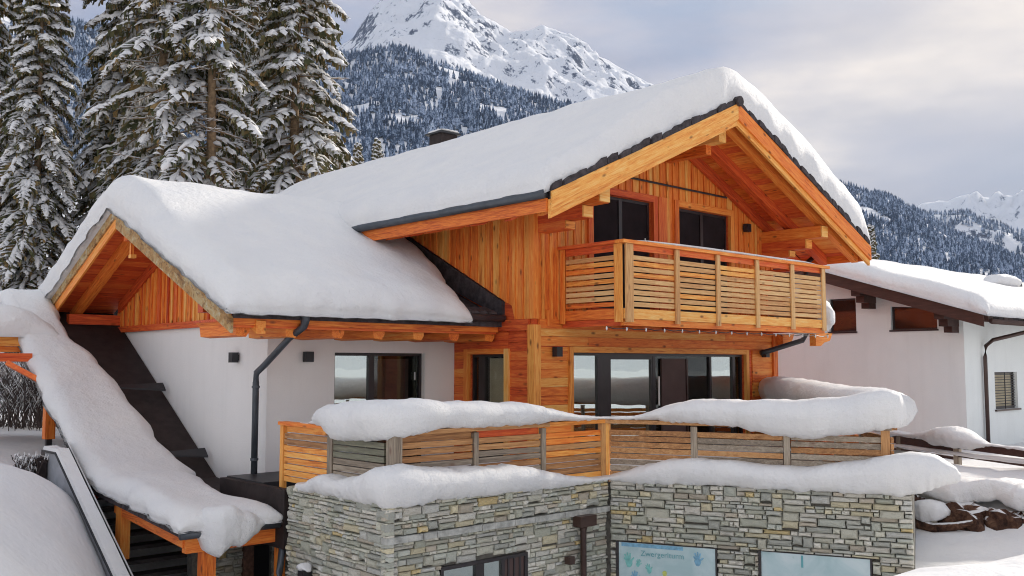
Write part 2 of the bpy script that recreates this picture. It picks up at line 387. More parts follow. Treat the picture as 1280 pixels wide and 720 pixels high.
def flash(y): return 6.06 + .507 * (y - YE)
vboards(X0 + .03, 'y', Y0 + .10, 17.6, lambda y: max(5.83, flash(y) + .15) if y > YE - .3 else 5.83, lambda y: 8.16, [], ['orange', 'orange', 'yellow'])

def hplanks(fixed, plane, a0, a1, z0, z1, mats, h=.165):
    z = z0
    while z < z1 - .03:
        t = min(z + h - .008, z1); cuts = [a0, a1]
        if a1 - a0 > 3: cuts = sorted([a0, a1] + [random.uniform(a0 + .8, a1 - .8)])
        for c0, c1 in zip(cuts, cuts[1:]):
            pr = .028 + random.uniform(-.004, .004)
            if plane == 'x': box('plank', random.choice(mats) + 'x', P, c0 + .002, c1 - .002, fixed - pr, fixed + .01, z, t)
            else: box('plank', random.choice(mats) + 'y', P, fixed - pr, fixed + .01, c0 + .002, c1 - .002, z, t)
        z += h
om = ['orange', 'orange', 'yellow']
hplanks(Y0 + .03, 'x', X0 + .16, 12.90, 3.1, 5.32, om); hplanks(Y0 + .03, 'x', 18.99, X1 - .10, 3.1, 5.32, om)
hplanks(Y0 + .03, 'x', X0 + .16, X1 - .10, 5.34, 5.70, om, .18)
rm = ['red', 'red', 'orange']
hplanks(X0 + .03, 'y', Y0 + .14, 13.26, 3.1, 5.60, rm); hplanks(X0 + .03, 'y', 14.52, WY, 3.1, 5.60, rm); hplanks(X0 + .03, 'y', 13.26, 14.52, 5.29, 5.60, rm)
box('corner_post', 'yellowz', P, X0 - .06, X0 + .12, Y0 - .07, Y0 + .10, 2.9, 5.72)
box('corner_post', 'orangez', P, X1 - .13, X1 + .05, Y0 - .05, Y0 + .10, 2.9, 5.72)
box('corner_board', 'orangez', P, X0 - .035, X0 + .09, Y0 - .04, Y0 + .09, 5.83, 8.0)
box('corner_board', 'orangez', P, X0 + .30, X0 + .40, Y0 - .06, Y0 + .0, 5.70, 6.0)
box('belt_beam', 'orangex', P, X0 + .13, X1 - .14, Y0 - .035, Y0 + .02, 5.66, 5.83)
box('belt_beam', 'redy', P, X0 - .035, X0 + .02, Y0 + .11, WY + .02, 5.62, 5.83)
# window trim boards
def trim_x(x0, x1, z0, z1, mt, w=.11, y=Y0):
    box('trim', mt + 'z', P, x0 - w, x0 - .003, y - .045, y + .03, z0, z1 + w); box('trim', mt + 'z', P, x1 + .003, x1 + w, y - .045, y + .03, z0, z1 + w)
    box('trim', mt + 'x', P, x0 - .002, x1 + .002, y - .05, y + .03, z1 + .003, z1 + w + .003)
trim_x(13.01, 18.68, 3.0, 5.22, 'yellow')
trim_x(13.59, 15.42, 6.1, 8.36, 'red', .14); trim_x(16.28, 18.16, 6.1, 8.36, 'orange', .14)
box('trim', 'redz', P, 15.58, 15.86, Y0 - .052, Y0 + .03, 6.1, 8.5)
for y0_, y1_, mt in ((13.22, 13.34, 'yellow'), (14.40, 14.52, 'orange')): box('trim', mt + 'z', P, X0 - .05, X0 + .03, y0_, y1_, 3.0, 5.29)
box('trim', 'orangey', P, X0 - .055, X0 + .03, 13.343, 14.397, 5.193, 5.29)

# --- windows: frame, panes and what stands behind them
def room(par, x0, x1, y0, y1, z0, z1, mat='inside'):
    """an open-fronted box of wall, floor and ceiling faces behind a window"""
    m_ = MB(); t = .04
    m_.box(x0 - t, x1 + t, y0 - t, y0, z0, z1) if False else None
    return x0
def framed_window(axis, fixed, a0, a1, z0, z1, splits, panes, depth=1.6, ft=.055, recess=.08):
    """axis 'x': window in the X-Z plane at y=fixed, looking to -Y; 'y': in the Y-Z plane at x=fixed, looking to -X.
    splits: list of (start,end) solid mullions; panes: list of (start,end,kind)"""
    def bx(m_, s0, s1, d0, d1, zz0, zz1):
        return m_.box(s0, s1, fixed + d0, fixed + d1, zz0, zz1) if axis == 'x' else m_.box(fixed + d0, fixed + d1, s0, s1, zz0, zz1)
    f = MB(); d0, d1 = recess, recess + .07
    bx(f, a0, a0 + ft, d0, d1, z0, z1); bx(f, a1 - ft, a1, d0, d1, z0, z1)
    bx(f, a0 + ft, a1 - ft, d0, d1, z1 - ft, z1); bx(f, a0 + ft, a1 - ft, d0, d1, z0, z0 + ft)
    for q0, q1 in splits: bx(f, q0, q1, d0 - .01, d1, z0 + ft, z1 - ft)
    w = f.build('window', 'frame', P)
    for q0, q1, kind in panes:
        m_ = MB()
        if kind in ('glass', 'glassdark'):
            bx(m_, q0, q1, d0 + .03, d0 + .036, z0 + ft, z1 - ft); m_.build('pane', kind, w)
        elif kind == 'sash':      # glass in its own narrow sash
            e = .05
            bx(m_, q0, q0 + e, d0 - .005, d0 + .05, z0 + ft, z1 - ft); bx(m_, q1 - e, q1, d0 - .005, d0 + .05, z0 + ft, z1 - ft)
            bx(m_, q0 + e, q1 - e, d0 - .005, d0 + .05, z1 - ft - .07, z1 - ft); bx(m_, q0 + e, q1 - e, d0 - .005, d0 + .05, z0 + ft, z0 + ft + .07)
            m_.build('sash', 'frame', w); m2 = MB(); bx(m2, q0 + e, q1 - e, d0 + .025, d0 + .031, z0 + ft + .07, z1 - ft - .07); m2.build('pane', 'glass', w)
        elif kind == 'screen':
            bx(m_, q0, q1, d0 + .02, d0 + .03, z0 + ft, z1 - ft); m_.build('insect_screen', 'screen', w)
        elif kind == 'shut':
            bx(m_, q0, q1, d0 + .02, d0 + .05, z0 + ft, z1 - ft); m_.build('shutter', 'brownpanel', w)
        elif kind == 'blind':
            bx(m_, q0, q1, d0 + .03, d0 + .036, z0 + ft, z1 - ft); m_.build('pane', 'glassdark', w)
            m2 = MB(); bx(m2, q0 + .02, q1, d0 + .12, d0 + .14, z0 + .9, z1 - ft - .02); m2.build('blind', 'curtain', w)
    # room behind: back, sides, top, bottom
    m_ = MB(); e = .03; D = recess + depth
    bx(m_, a0, a1, D, D + e, z0, z1); bx(m_, a0 - e, a0, d1, D, z0, z1); bx(m_, a1, a1 + e, d1, D, z0, z1)
    bx(m_, a0, a1, d1 + .001, D, z1, z1 + e); bx(m_, a0, a1, d1 + .001, D, z0 - e, z0); m_.build('room', 'inside', w)
    return w
w = framed_window('x', Y0, 13.01, 18.68, 3.0, 5.22, [(13.80, 14.13), (15.47, 15.56), (17.43, 17.50), (18.30, 18.40)],
                  [(13.07, 13.80, 'glass'), (14.13, 15.47, 'sash'), (15.56, 17.43, 'glassdark'), (17.50, 18.30, 'glass'), (18.40, 18.62, 'glassdark')])
box('door_leaf', 'brownpanel', w, 15.75, 16.55, Y0 + .06, Y0 + .10, 3.05, 5.12); box('door_handle', 'bulb', w, 15.62, 15.645, Y0 + .03, Y0 + .06, 4.15, 4.75)
box('door_edge', 'metalbrown', w, 16.58, 16.63, Y0 + .05, Y0 + .10, 3.05, 5.12)
for a, b in ((13.59, 15.42), (16.28, 18.16)):
    w = framed_window('x', Y0, a, b, 6.1, 8.36, [((a + b) / 2 - .05, (a + b) / 2 + .05)], [(a + .06, (a + b) / 2 - .05, 'screen'), ((a + b) / 2 + .05, b - .06, 'screen')])
    box('handle', 'bulb', w, b - .17, b - .15, Y0 + .05, Y0 + .07, 7.45, 7.6)
framed_window('y', X0, 13.34, 14.40, 3.0, 5.19, [(14.02, 14.20)], [(13.40, 14.02, 'blind'), (14.20, 14.34, 'glassdark')])

# --- main roof
def slab(name, mat, lo, hi, top_off, th, y0, y1, parent=P):
    MB().prism([(lo, y0, zm(lo) + top_off), (hi, y0, zm(hi) + top_off), (hi, y0, zm(hi) + top_off - th), (lo, y0, zm(lo) + top_off - th)], (0, y1 - y0, 0)).build(name, mat, parent)
for lo, hi in ((XE0, XR), (XR, XE1)): slab('roof', 'tile', lo, hi, 0, .13, YG + .02, YB)
for sgn in (-1, 1):
    xe = XE0 if sgn < 0 else XE1; n = int(abs(xe - XR) / .19)
    for k in range(n + 1):      # soffit boards run back under the verge
        xa = XR + sgn * (k * .19 + .004); xb = XR + sgn * min((k + 1) * .19 - .006, abs(xe - XR))
        if abs(xb - xa) < .02: continue
        dz = -.135 - random.uniform(0, .004)
        MB().prism([(xa, YG + .06, zm(xa) + dz), (xb, YG + .06, zm(xb) + dz), (xb, YG + .06, zm(xb) + dz - .03), (xa, YG + .06, zm(xa) + dz - .03)], (0, Y0 - YG - .06, 0)).build('soffit_board', random.choice(['redy', 'redy', 'orangey']), P)
    # bargeboards: outer deep board, then the flying rafters under the verge
    xo = XE0 - .03 if sgn < 0 else XE1 + .03; sh = lambda x, t0, t1: [(x, zm(x) + t0), (x, zm(x) + t1)]
    def strip(name, mat, y0, y1, t0, t1, xend=xo, xst=XR + sgn * .002):
        a, b = sh(xst, t0, t1), sh(xend, t0, t1)
        poly = [(a[0][0], y0, a[0][1]), (b[0][0], y0, b[0][1]), (b[1][0], y0, b[1][1]), (a[1][0], y0, a[1][1])]
        return MB().prism(poly, (0, y1 - y0, 0)).build(name, mat + ('l' if sgn < 0 else 'r'), P)
    strip('bargeboard', 'yellowx' if sgn < 0 else 'orangex', YG - .04, YG, .0, -.32)
    strip('bargeboard', 'yellowx', YG + .003, YG + .06, -.13, -.44)
    strip('rafter', 'orangex', YG + .25, YG + .41, -.17, -.40, xo + sgn * -.1)
    strip('rafter', 'redx', 11.85, 12.02, -.17, -.40, xo + sgn * -.1)
    strip('wall_rafter', 'redx', Y0 - .10, Y0 - .03, -.17, -.42, X0 if sgn < 0 else X1)
# purlins with stepped ends
for xp, zt_ in ((12.20, None), (XR, None), (19.55, None)):
    zt_ = zm(xp) - (.42 if xp != XR else .46)
    if xp == XR:
        box('purlin', 'yellowy', P, xp - .12, xp + .12, 11.15, Y0 + .02, zt_ - .26, zt_); box('purlin_bracket', 'orangey', P, xp - .09, xp + .09, 11.5, Y0 + .02, zt_ - .46, zt_ - .262)
        continue
    for k, (ys, h0, h1) in enumerate(((11.02, 0, .26), (11.42, .262, .48), (11.85, .482, .64))):
        box('purlin' if k == 0 else 'purlin_bracket', 'orangey' if k == 0 else 'redy', P, xp - .13 + .004 * k, xp + .13 - .004 * k, ys, Y0 + .02, zt_ - h1, zt_ - h0)
        box('end_grain', 'yellowx', P, xp - .125 + .004 * k, xp + .125 - .004 * k, ys - .035, ys - .002, zt_ - h1 + .01, zt_ - h0 - .01)
# eaves: fascia, gutter
for xe, sg in ((XE0, -1), (XE1, 1)):
    ze = zm(xe)
    box('fascia', 'orangey', P, xe + .02 * sg, xe + .06 * sg, YG + .07, 26.5, ze - .34, ze - .12)
    xi = X0 + .02 if sg < 0 else X1 - .02
    MB().prism([(xe, Y0 + .02, zm(xe) - .17), (xi, Y0 + .02, zm(xi) - .17), (xi, Y0 + .02, zm(xi) - .20), (xe, Y0 + .02, zm(xe) - .20)], (0, 13.4, 0)).build('soffit', 'redy', P)
    MB().tube([(xe + .12 * sg, YG + .05, ze - .06), (xe + .12 * sg, 26.5, ze - .06)], .075, 10).build('gutter', 'metal', P, True)
for k in range(9):     # rafter tails under the left eave
    y = 12.9 + k * .62
    MB().prism([(XE0 + .05, y, 7.44), (XE0 + .05, y, 7.57), (X0, y, 8.15), (X0, y, 7.95), (XE0 + .35, y, 7.50)], (0, .12, 0)).build('rafter_tail', 'redx', P)
# ragged roof tiles showing along the verge and the ridge
for sgn in (-1, 1):
    d = .12
    while d < 5.2:
        wdt = random.uniform(.24, .34); x = XR + sgn * (d + wdt / 2)
        a, b = XR + sgn * d, XR + sgn * min(d + wdt - .015, 5.22)
        h = .12 + random.uniform(-.03, .035); yy = YG - .05 + random.uniform(-.03, .03)
        MB().prism([(a, yy, zm(a) + .004), (b, yy, zm(b) + .004), (b, yy, zm(b) + h * .7), ((a + b) / 2, yy, zm(x) + h * 1.1), (a, yy, zm(a) + h)], (0, .34, 0)).build('roof_tile', 'tile', P)
        d += wdt
MB().tube([(XR, YG - .1, ZR + .04), (XR, YG + .5, ZR + .04)], .105, 9).build('ridge_tile', 'tile', P)
# chimney
c_ = MB().box(16.32, 16.88, 20.84, 21.40, 9.0, 11.50).build('chimney', 'dark', P)
box('chimney_cap', 'black', c_, 16.24, 16.96, 20.76, 21.48, 11.50, 11.55)

# --- wing
mb = MB()
mb.box(WX, 9.24, WY, WY + .25, 2.86, 5.86).box(11.25, X0, WY, WY + .25, 2.86, 5.86).box(9.24, 11.25, WY, WY + .25, 5.21, 5.86).box(9.24, 11.25, WY, WY + .25, 2.86, 3.05)
mb.build('wing_front_wall', 'plaster', P)
MB().prism([(WX + .002, WY + .251, 2.86), (WX + .002, 21.75, 2.86), (WX + .002, 21.75, zw(21.75) - .2), (WX + .002, YR, zw(YR) - .2), (WX + .002, WY + .251, zw(WY) - .2)], (.25, 0, 0)).build('wing_gable_wall', 'plaster', P)
box('wing_rear_wall', 'plaster', P, WX + .26, X0, 21.5, 21.75, 2.86, 6.0)
box('base_cladding', 'dark', P, WX - .02, X0 - .3, WY - .02, WY + .2, 2.2, 2.86); box('base_cladding', 'dark', P, WX - .022, WX + .2, WY + .2, 21.7, 1.5, 2.86)
vboards(WX, 'y', WY - .03, 21.75, lambda y: 5.83, lambda y: zw(y) - .33, [], ['orange', 'orange', 'red', 'yellow'], .21)
framed_window('x', WY, 9.24, 11.25, 3.05, 5.21, [(10.02, 10.14)], [(9.30, 10.02, 'glass'), (10.14, 11.19, 'glassdark')], 1.4)
box('door_leaf', 'brownpanel', P, 10.2, 11.0, WY + .17, WY + .2, 3.1, 5.1); box('door_handle', 'bulb', P, 11.06, 11.08, WY + .05, WY + .07, 4.7, 4.85)
box('reveal_edge', 'bulb', P, 11.253, 11.275, WY - .012, WY, 3.1, 5.21)
def wslab(name, mat, ya, yb, off, th, x0, x1): MB().prism([(x0, ya, zw(ya) + off), (x0, yb, zw(yb) + off), (x0, yb, zw(yb) + off - th), (x0, ya, zw(ya) + off - th)], (x1 - x0, 0, 0)).build(name, mat, P)
for a, b in ((YE, YR), (YR, YE2)): wslab('roof', 'tile', a, b, 0, .12, XG + .03, X0 + .02)
for sgn in (-1, 1):
    xo_ = (YR - YE) if sgn < 0 else (YE2 - YR)
    n = int(xo_ / .19)
    for k in range(n):
        ya, yb = YR + sgn * (k * .19 + .004), YR + sgn * ((k + 1) * .19 - .006); dz = -.125 - random.uniform(0, .004)
        MB().prism([(XG + .06, ya, zw(ya) + dz), (XG + .06, yb, zw(yb) + dz), (XG + .06, yb, zw(yb) + dz - .03), (XG + .06, ya, zw(ya) + dz - .03)], (WX - XG - .06, 0, 0)).build('soffit_board', 'redx', P)
    def ws(name, mat, x0, x1, t0, t1, end):
        MB().prism([(x0, YR + sgn * .002, ZW + t0), (x0, end, zw(end) + t0), (x0, end, zw(end) + t1), (x0, YR + sgn * .002, ZW + t1)], (x1 - x0, 0, 0)).build(name, mat if mat == 'weathered' else mat + ('l' if sgn < 0 else 'r'), P)
    ye_ = YE + .03 if sgn < 0 else YE2 - .03
    ws('bargeboard', 'weathered', XG - .035, XG, .03, -.17, ye_); ws('bargeboard', 'orangey' if sgn > 0 else 'weathered', XG + .002, XG + .045, -.10, -.36, ye_)
    ws('rafter', 'orangey', XG + .42, XG + .58, -.16, -.36, ye_)
    ws('wall_rafter', 'redy', WX - .09, WX - .03, -.16, -.38, YR + sgn * 3.3)
    d = .1
    while d < xo_ - .1:      # tile ends along the verge
        wd = random.uniform(.24, .33); a, b = YR + sgn * d, YR + sgn * (d + wd - .012); h = .07 + random.uniform(-.02, .04)
        if d + wd > xo_: break
        MB().prism([(XG - .06, a, zw(a) + .032), (XG - .06, b, zw(b) + .032), (XG - .06, b, zw(b) + h * .8), (XG - .06, (a + b) / 2, zw((a + b) / 2) + h * 1.3), (XG - .06, a, zw(a) + h)], (.3, 0, 0)).build('roof_tile', 'tile', P); d += wd
box('purlin', 'redx', P, XG + .25, WX + .01, 21.58, 21.76, zw(21.7) - .62, zw(21.7) - .40)
box('purlin', 'redx', P, XG + .2, WX + .01, WY - .02, WY + .18, zw(WY) - .60, zw(WY) - .38)
box('ridge_purlin', 'redx', P, XG + .2, WX + .01, YR - .1, YR + .1, ZW - .58, ZW - .36)
b_ = box('hook', 'orangez', P, XG + .22, XG + .28, YR - .22, YR - .16, ZW - .86, ZW - .40); box('hook_knob', 'yellowz', b_, XG + .2, XG + .3, YR - .3, YR - .17, ZW - .93, ZW - .862)
box('tie_beam', 'redy', P, WX - .10, WX - .02, WY - .1, 21.78, 5.70, 5.828)
# eave of the wing
box('fascia', 'orangex', P, XG + .01, X0 - .07, YE + .06, YE + .11, 5.60, 5.80)
box('fascia', 'redx', P, XG + .02, X0 - .07, YE + .115, YE + .17, 5.56, 5.74)
box('soffit', 'redx', P, XG + .05, X0 - .04, YE + .17, WY - .003, 5.66, 5.70)
MB().tube([(XG - .05, YE - .05, 5.86), (X0 - .03, YE - .05, 5.86)], .072, 10).build('gutter', 'metal', P, True)
for xc in (6.78, 7.63, 8.48, 9.29, 10.13, 10.94, 11.8):
    MB().prism([(xc - .17, YE + .18, 5.66), (xc - .10, YE + .18, 5.60), (xc - .08, YE + .18, 5.44), (xc + .08, YE + .18, 5.42), (xc + .14, YE + .18, 5.50), (xc + .14, YE + .18, 5.66)], (0, WY - YE - .2, 0)).build('corbel', 'orangey', P)
x = XG + .05
while x < X0 - .2:      # tile ends over the gutter
    wd = .21 + random.uniform(-.02, .02); h = random.uniform(.03, .08) * (1 if x < 11 else .4)
    MB().prism([(x, YE - .06, 5.93), (x + wd - .015, YE - .06, 5.93), (x + wd - .015, YE - .06, 5.95 + h * .6), (x + wd * .5, YE - .06, 5.96 + h), (x, YE - .06, 5.95 + h * .5)], (0, .28, .10)).build('roof_tile', 'tile', P); x += wd
# flashing up the side wall
MB().prism([(X0 - .05, YE - .02, 5.88), (X0 - .05, 17.5, zw(17.5) - .05), (X0 - .05, 17.5, flash(17.5) + .12), (X0 - .05, YE - .02, flash(YE) + .12)], (.075, 0, 0)).build('flashing', 'tile', P)
# downpipe on the wing corner
MB().tube([(7.75, YE - .05, 5.86), (7.75, YE - .05, 5.70), (7.75, YE - .02, 5.60), (7.70, YE + .35, 5.42), (7.66, 14.5, 4.98), (7.66, 14.76, 4.86), (7.66, 14.78, 4.70), (7.66, 14.78, 2.86)],
          [.10, .075, .06, .055, .055, .055, .055, .055], 10).build('downpipe', 'metal', P, True)
for z in (4.6, 3.4): MB().tube([(7.66, 14.78, z), (7.66, 14.78, z + .04)], .068, 10).build('pipe_clip', 'metal', P)
# downpipe under the right eave
MB().tube([(21.28, 12.2, 7.72), (21.1, 12.2, 7.6), (20.5, 12.1, 7.35), (20.42, 12.0, 7.2), (20.42, 12.0, 5.75), (20.2, 12.0, 5.56), (19.2, 12.3, 5.30), (19.05, 12.4, 5.25)], .06, 10).build('downpipe', 'black', P, True)
# carved beam ends to the right of the balcony
for k, (ya, ln) in enumerate(((11.5, .75), (12.35, .5))):
    MB().prism([(X1, ya, 5.72), (X1 + ln, ya, 5.72), (X1 + ln - .12, ya, 5.55), (X1 + ln * .5, ya, 5.50), (X1 + ln * .3, ya, 5.42), (X1, ya, 5.42)], (0, .16, 0)).build('beam_end', 'orangex', P)
# small wall lamps (body, bracket)
def lamp(x, y, z, ax):
    l_ = (box('wall_lamp', 'black', P, x - .075, x + .075, y - .15, y - .03, z - .09, z + .09) if ax == 'x' else box('wall_lamp', 'black', P, x - .15, x - .03, y - .075, y + .075, z - .09, z + .09))
    if ax == 'x': box('lamp_bracket', 'black', l_, x - .03, x + .03, y - .028, y + .03, z - .05, z + .05)
    else: box('lamp_bracket', 'black', l_, x - .028, x + .03, y - .03, y + .03, z - .05, z + .05)
lamp(8.65, WY, 5.13, 'x'); lamp(WX, 15.95, 5.12, 'y'); lamp(12.53, Y0, 5.23, 'x'); lamp(19.40, Y0, 5.25, 'x'); lamp(18.75, Y0, 8.14, 'x')
MB().tube([(14.5, Y0 - .06, 8.78), (18.0, Y0 - .06, 8.76)], .022, 6).build('cable', 'black', P)

# --- balcony
XB, YBf, XBr = 12.69, 11.01, 19.5
bal = box('balcony', 'redx', P, XB + .05, XBr - .05, YBf + .06, Y0 - .06, 5.86, 5.95)
BP = bal
for k in range(6):
    x = 13.2 + k * 1.22; box('joist', 'redy', BP, x, x + .14, YBf + .1, Y0 - .06, 5.72, 5.858)
box('edge_beam', 'yellowx', BP, XB, XBr, YBf - .02, YBf + .045, 5.80, 5.98); box('edge_beam', 'orangex', BP, XB + .03, XBr, YBf + .02, YBf + .10, 5.68, 5.797)
box('edge_beam', 'orangey', BP, XB - .02, XB + .045, YBf + .05, Y0 - .05, 5.80, 5.98); box('edge_beam', 'redy', BP, XB + .02, XB + .09, YBf + .10, Y0 - .05, 5.68, 5.797)
box('edge_beam', 'orangey', BP, XBr - .045, XBr + .02, YBf + .05, Y0 - .05, 5.80, 5.98)
box('handrail', 'orangex', BP, XB - .09, XBr + .10, YBf - .09, YBf + .12, 7.13, 7.19); box('handrail', 'redy', BP, XB - .09, XB + .12, YBf + .123, Y0 - .03, 7.13, 7.19)
box('handrail', 'redy', BP, XBr - .1, XBr + .1, YBf + .123, Y0 - .03, 7.13, 7.19)
box('top_board', 'redx', BP, XB + .14, XBr - .04, YBf + .0, YBf + .035, 7.02, 7.127); box('top_board', 'redy', BP, XB, XB + .035, YBf + .14, Y0 - .06, 7.0, 7.127)
posts = [(12.70, 12.90), (14.10, 14.22), (15.38, 15.50), (16.73, 16.85), (18.05, 18.18), (19.32, 19.46)]
for k, (a, b) in enumerate(posts): box('post', 'paley' if False else 'palez', BP, a, b, YBf - .055, YBf - .022, 5.74, 7.127)
box('post', 'yellowz', BP, XB - .05, XB - .022, YBf + .0, YBf + .18, 5.74, 7.127); box('post', 'orangez', BP, XB - .05, XB - .022, 12.42, 12.53, 5.74, 7.127)
for k in range(9):
    z = 6.02 + k * .104
    for (a, _), (b, _) in zip([(p[1], 0) for p in posts], [(p[0], 0) for p in posts[1:]]):
        box('slat', random.choice(['palex', 'palex', 'palex', 'palex', 'yellowx']), BP, a + .004, b - .004, YBf - .015, YBf + .025, z, z + .080)
    box('slat', random.choice(['paley', 'yellowy', 'orangey']), BP, XB - .015, XB + .012, YBf + .19, 12.41, z, z + .078)
    box('slat', 'paley', BP, XBr - .012, XBr + .015, YBf + .19, 12.45, z, z + .078)

fl = root('string_lights', 'thin cable of little white bulbs strung along the underside of the balcony', 'string lights', (12.2, 10.95, 5.62))
pts = [(12.15 + 7.3 * k / 40, 10.93, 5.64 - .035 * math.sin(math.pi * ((k * 14 / 40) % 1))) for k in range(41)]
MB().tube(pts, .008, 5).build('cable', 'black', fl)
for k in range(15):
    x = 12.15 + 7.3 * k / 14; bm_ = MB().tube([(x, 10.93, 5.645), (x, 10.93, 5.63), (x, 10.93, 5.60), (x, 10.93, 5.575)], [.006, .013, .017, .005], 7).build('bulb', 'bulb', fl, True)

# ================================================================== STONE TERRACE WALL
D3 = Vector((.408, -.913, 0)); N3 = Vector((-.913, -.408, 0))       # third wall: direction and outward normal
XW, YW = 7.11, 10.16
CW = Vector((11.33, 10.16, 0)); L3 = 4.38
tw = root('terrace_wall', 'irregular grey green and ochre split stone wall carrying the terrace', 'stone wall', (9, 11, 0))
VT = .11   # veneer thickness
body = [(XW + VT, 12.70), (XW + VT, YW + VT), (CW.x + .02, YW + VT + .0)]
e3 = CW + D3 * L3 - N3 * VT; c3 = CW - N3 * VT
core = [Vector((XW + VT, 12.72, -.5)), Vector((XW + VT, YW + VT, -.5)), Vector((CW.x + .06, YW + VT, -.5)), Vector((e3.x, e3.y, -.5)), Vector((e3.x + 7, e3.y + 3.2, -.5)), Vector((20.5, 12.5, -.5)), Vector((12, 12.5, -.5)), Vector((12, 12.72, -.5))]
MB().prism(core, (0, 0, 3.64)).build('wall_core', 'mortar', tw)
box('terrace_floor', 'dark', tw, XW + .06, 12.0, YW + 2.5, WY - .03, 2.80, 3.08)
box('edge_flashing', 'dark', tw, XW - .02, XW + .10, 12.73, WY - .03, 2.30, 3.16)
box('edge_flashing', 'black', tw, XW + .10, WX + .3, 13.6, WY - .03, 3.083, 3.18)

def stone_mesh(seed):
    r = random.Random(seed); vs = []; n = 2
    # front face: 4 outer corners + slightly raised, uneven middle ring; back corners
    j = lambda a: r.uniform(-a, a)
    outer = [(-.5, -.5), (0 + j(.1), -.5 + r.uniform(0, .06)), (.5, -.5), (.5 - r.uniform(0, .03), 0 + j(.1)), (.5, .5), (0 + j(.1), .5 - r.uniform(0, .06)), (-.5, .5), (-.5 + r.uniform(0, .03), 0 + j(.1))]
    outer = [(x * (1 - r.uniform(0, .05)), z * (1 - r.uniform(0, .10))) for x, z in outer]
    v = [(x, .9, z) for x, z in outer] + [(x, .28 + j(.12), z) for x, z in outer] + [(x * .80 + j(.03), r.uniform(0, .16), z * .72 + j(.04)) for x, z in outer]
    f = []
    for k in range(8):
        q = (k + 1) % 8; f.append((k, q, 8 + q, 8 + k)); f.append((8 + k, 8 + q, 16 + q, 16 + k))
    v.append((j(.1), j(.12), j(.1)))
    for k in range(8): f.append((16 + k, 16 + (k + 1) % 8, 24))
    return v, f
SM = [stone_mesh(k) for k in range(10)]; SME = []
for v, f in SM:
    me = bpy.data.meshes.new('stone'); me.from_pydata(v, [], f); me.materials.append(M['stone']); SME.append(me)
stones = []
def masonry(origin, d, nrm, length, z0, z1, openings, recess=0.0, hs=(.032, .088), seed=1):
    """random courses of split stone; origin: foot of the wall at s=0; d: direction; nrm: outward normal"""
    r = random.Random(seed); z = z1; block = []
    while z > z0 + .02:
        h = min(r.uniform(*hs), z - z0); s_ = 0.0; nxt = []
        while s_ < length - .01:
            hit = [b for b in block if b[0] < s_ + .02 and b[1] > s_ + .02]
            if hit: s_ = max(b[1] for b in hit); continue
            w = r.choice([r.uniform(.06, .16), r.uniform(.13, .30), r.uniform(.18, .42)]); lim = min([b[0] for b in block if b[0] > s_ + .01] + [length])
            e = min(s_ + w, lim)
            if lim - e < .07: e = lim
            hh = h
            if r.random() < .16 and e - s_ > .12: hh = h + r.uniform(.04, .09); nxt.append((s_, e))
            parts_ = [(s_, e, z - hh, z)]
            if hh == h and h > .09 and r.random() < .25: parts_ = [(s_, e, z - h * .5, z), (s_, e, z - h, z - h * .5)]
            for a, b, q0, q1 in parts_:
                segs = [(a, b)]
                for o0, o1, p0, p1 in openings:
                    if q1 > p0 + .01 and q0 < p1 - .01 and not (q1 > p1 + .025):
                        segs = [g for sg in segs for g in ((sg[0], min(sg[1], o0)), (max(sg[0], o1), sg[1])) if g[1] - g[0] > .03]
                for a2, b2 in segs:
                    q0c = q0
                    for o0, o1, p0, p1 in openings:
                        if a2 < o1 and b2 > o0 and q0 < p1 < q1: q0c = p1
                    th = VT - recess + r.uniform(-.026, .022)
                    c = Vector(origin) + Vector(d) * ((a2 + b2) / 2) + Vector(nrm) * (-VT + th)
                    stones.append((c, d, nrm, b2 - a2 - .004, th + .03, q1 - q0c - .003, (q0c + q1) / 2, r.randrange(10)))
            s_ = e
        z -= h; block = nxt
# upper band and the slightly recessed wall below it, left face, third wall
win_lo = (8.03 - XW, 9.62 - XW, -1, 2.30)
masonry((XW, YW, 0), (1, 0, 0), (0, -1, 0), CW.x - XW, 2.80, 3.20, [], 0, seed=3)
masonry((XW, YW, 0), (1, 0, 0), (0, -1, 0), CW.x - XW, 1.2, 2.705, [win_lo], .045, seed=4)
sg1, sg2 = (.10, 1.66, -1, 2.26), (2.27, 3.83, -1, 2.28)
masonry(CW, tuple(D3), tuple(N3), L3, 1.2, 3.18, [sg1, sg2], 0, seed=5)
masonry((XW, 12.70, 0), (0, -1, 0), (-1, 0, 0), 12.70 - YW, .9, 3.22, [], 0, seed=6)
def in_view(c, z): return z > 1.75 and c.x < 13.3
rank = sorted(range(len(stones)), key=lambda i: -(stones[i][3] * stones[i][5]) * (1 if in_view(stones[i][0], stones[i][6]) else .01))
rest = MB(); ow = org(tw)
for n_, i in enumerate(rank):
    c, d, nrm, w, th, h, zc, k = stones[i]; d = Vector(d); nrm = Vector(nrm)
    if n_ < 300:
        o = bpy.data.objects.new('stone', SME[k]); C.objects.link(o); o.parent = tw
        o.location = Vector((c.x, c.y, zc)) - ow; o.scale = (w, th, h)
        o.rotation_euler = (0, 0, math.atan2(d.y, d.x))
    else:
        v, f = SM[k]; rest.add([Vector((c.x, c.y, zc)) + d * (x * w) - nrm * (y * th) + Vector((0, 0, z * h)) for x, y, z in v], f)
r_ = rest.build('small_stones', 'stone', tw, kind='stuff')
# pale projecting ledge course, stone by stone
x = XW
rr = random.Random(9)
while x < CW.x - .05:
    wd = rr.uniform(.22, .46); x1_ = min(x + wd, CW.x)
    box('ledge_stone', 'palestone', tw, x + .004, x1_ - .004, YW - .012 + rr.uniform(-.006, .006), YW + VT + .01, 2.712, 2.793); x = x1_
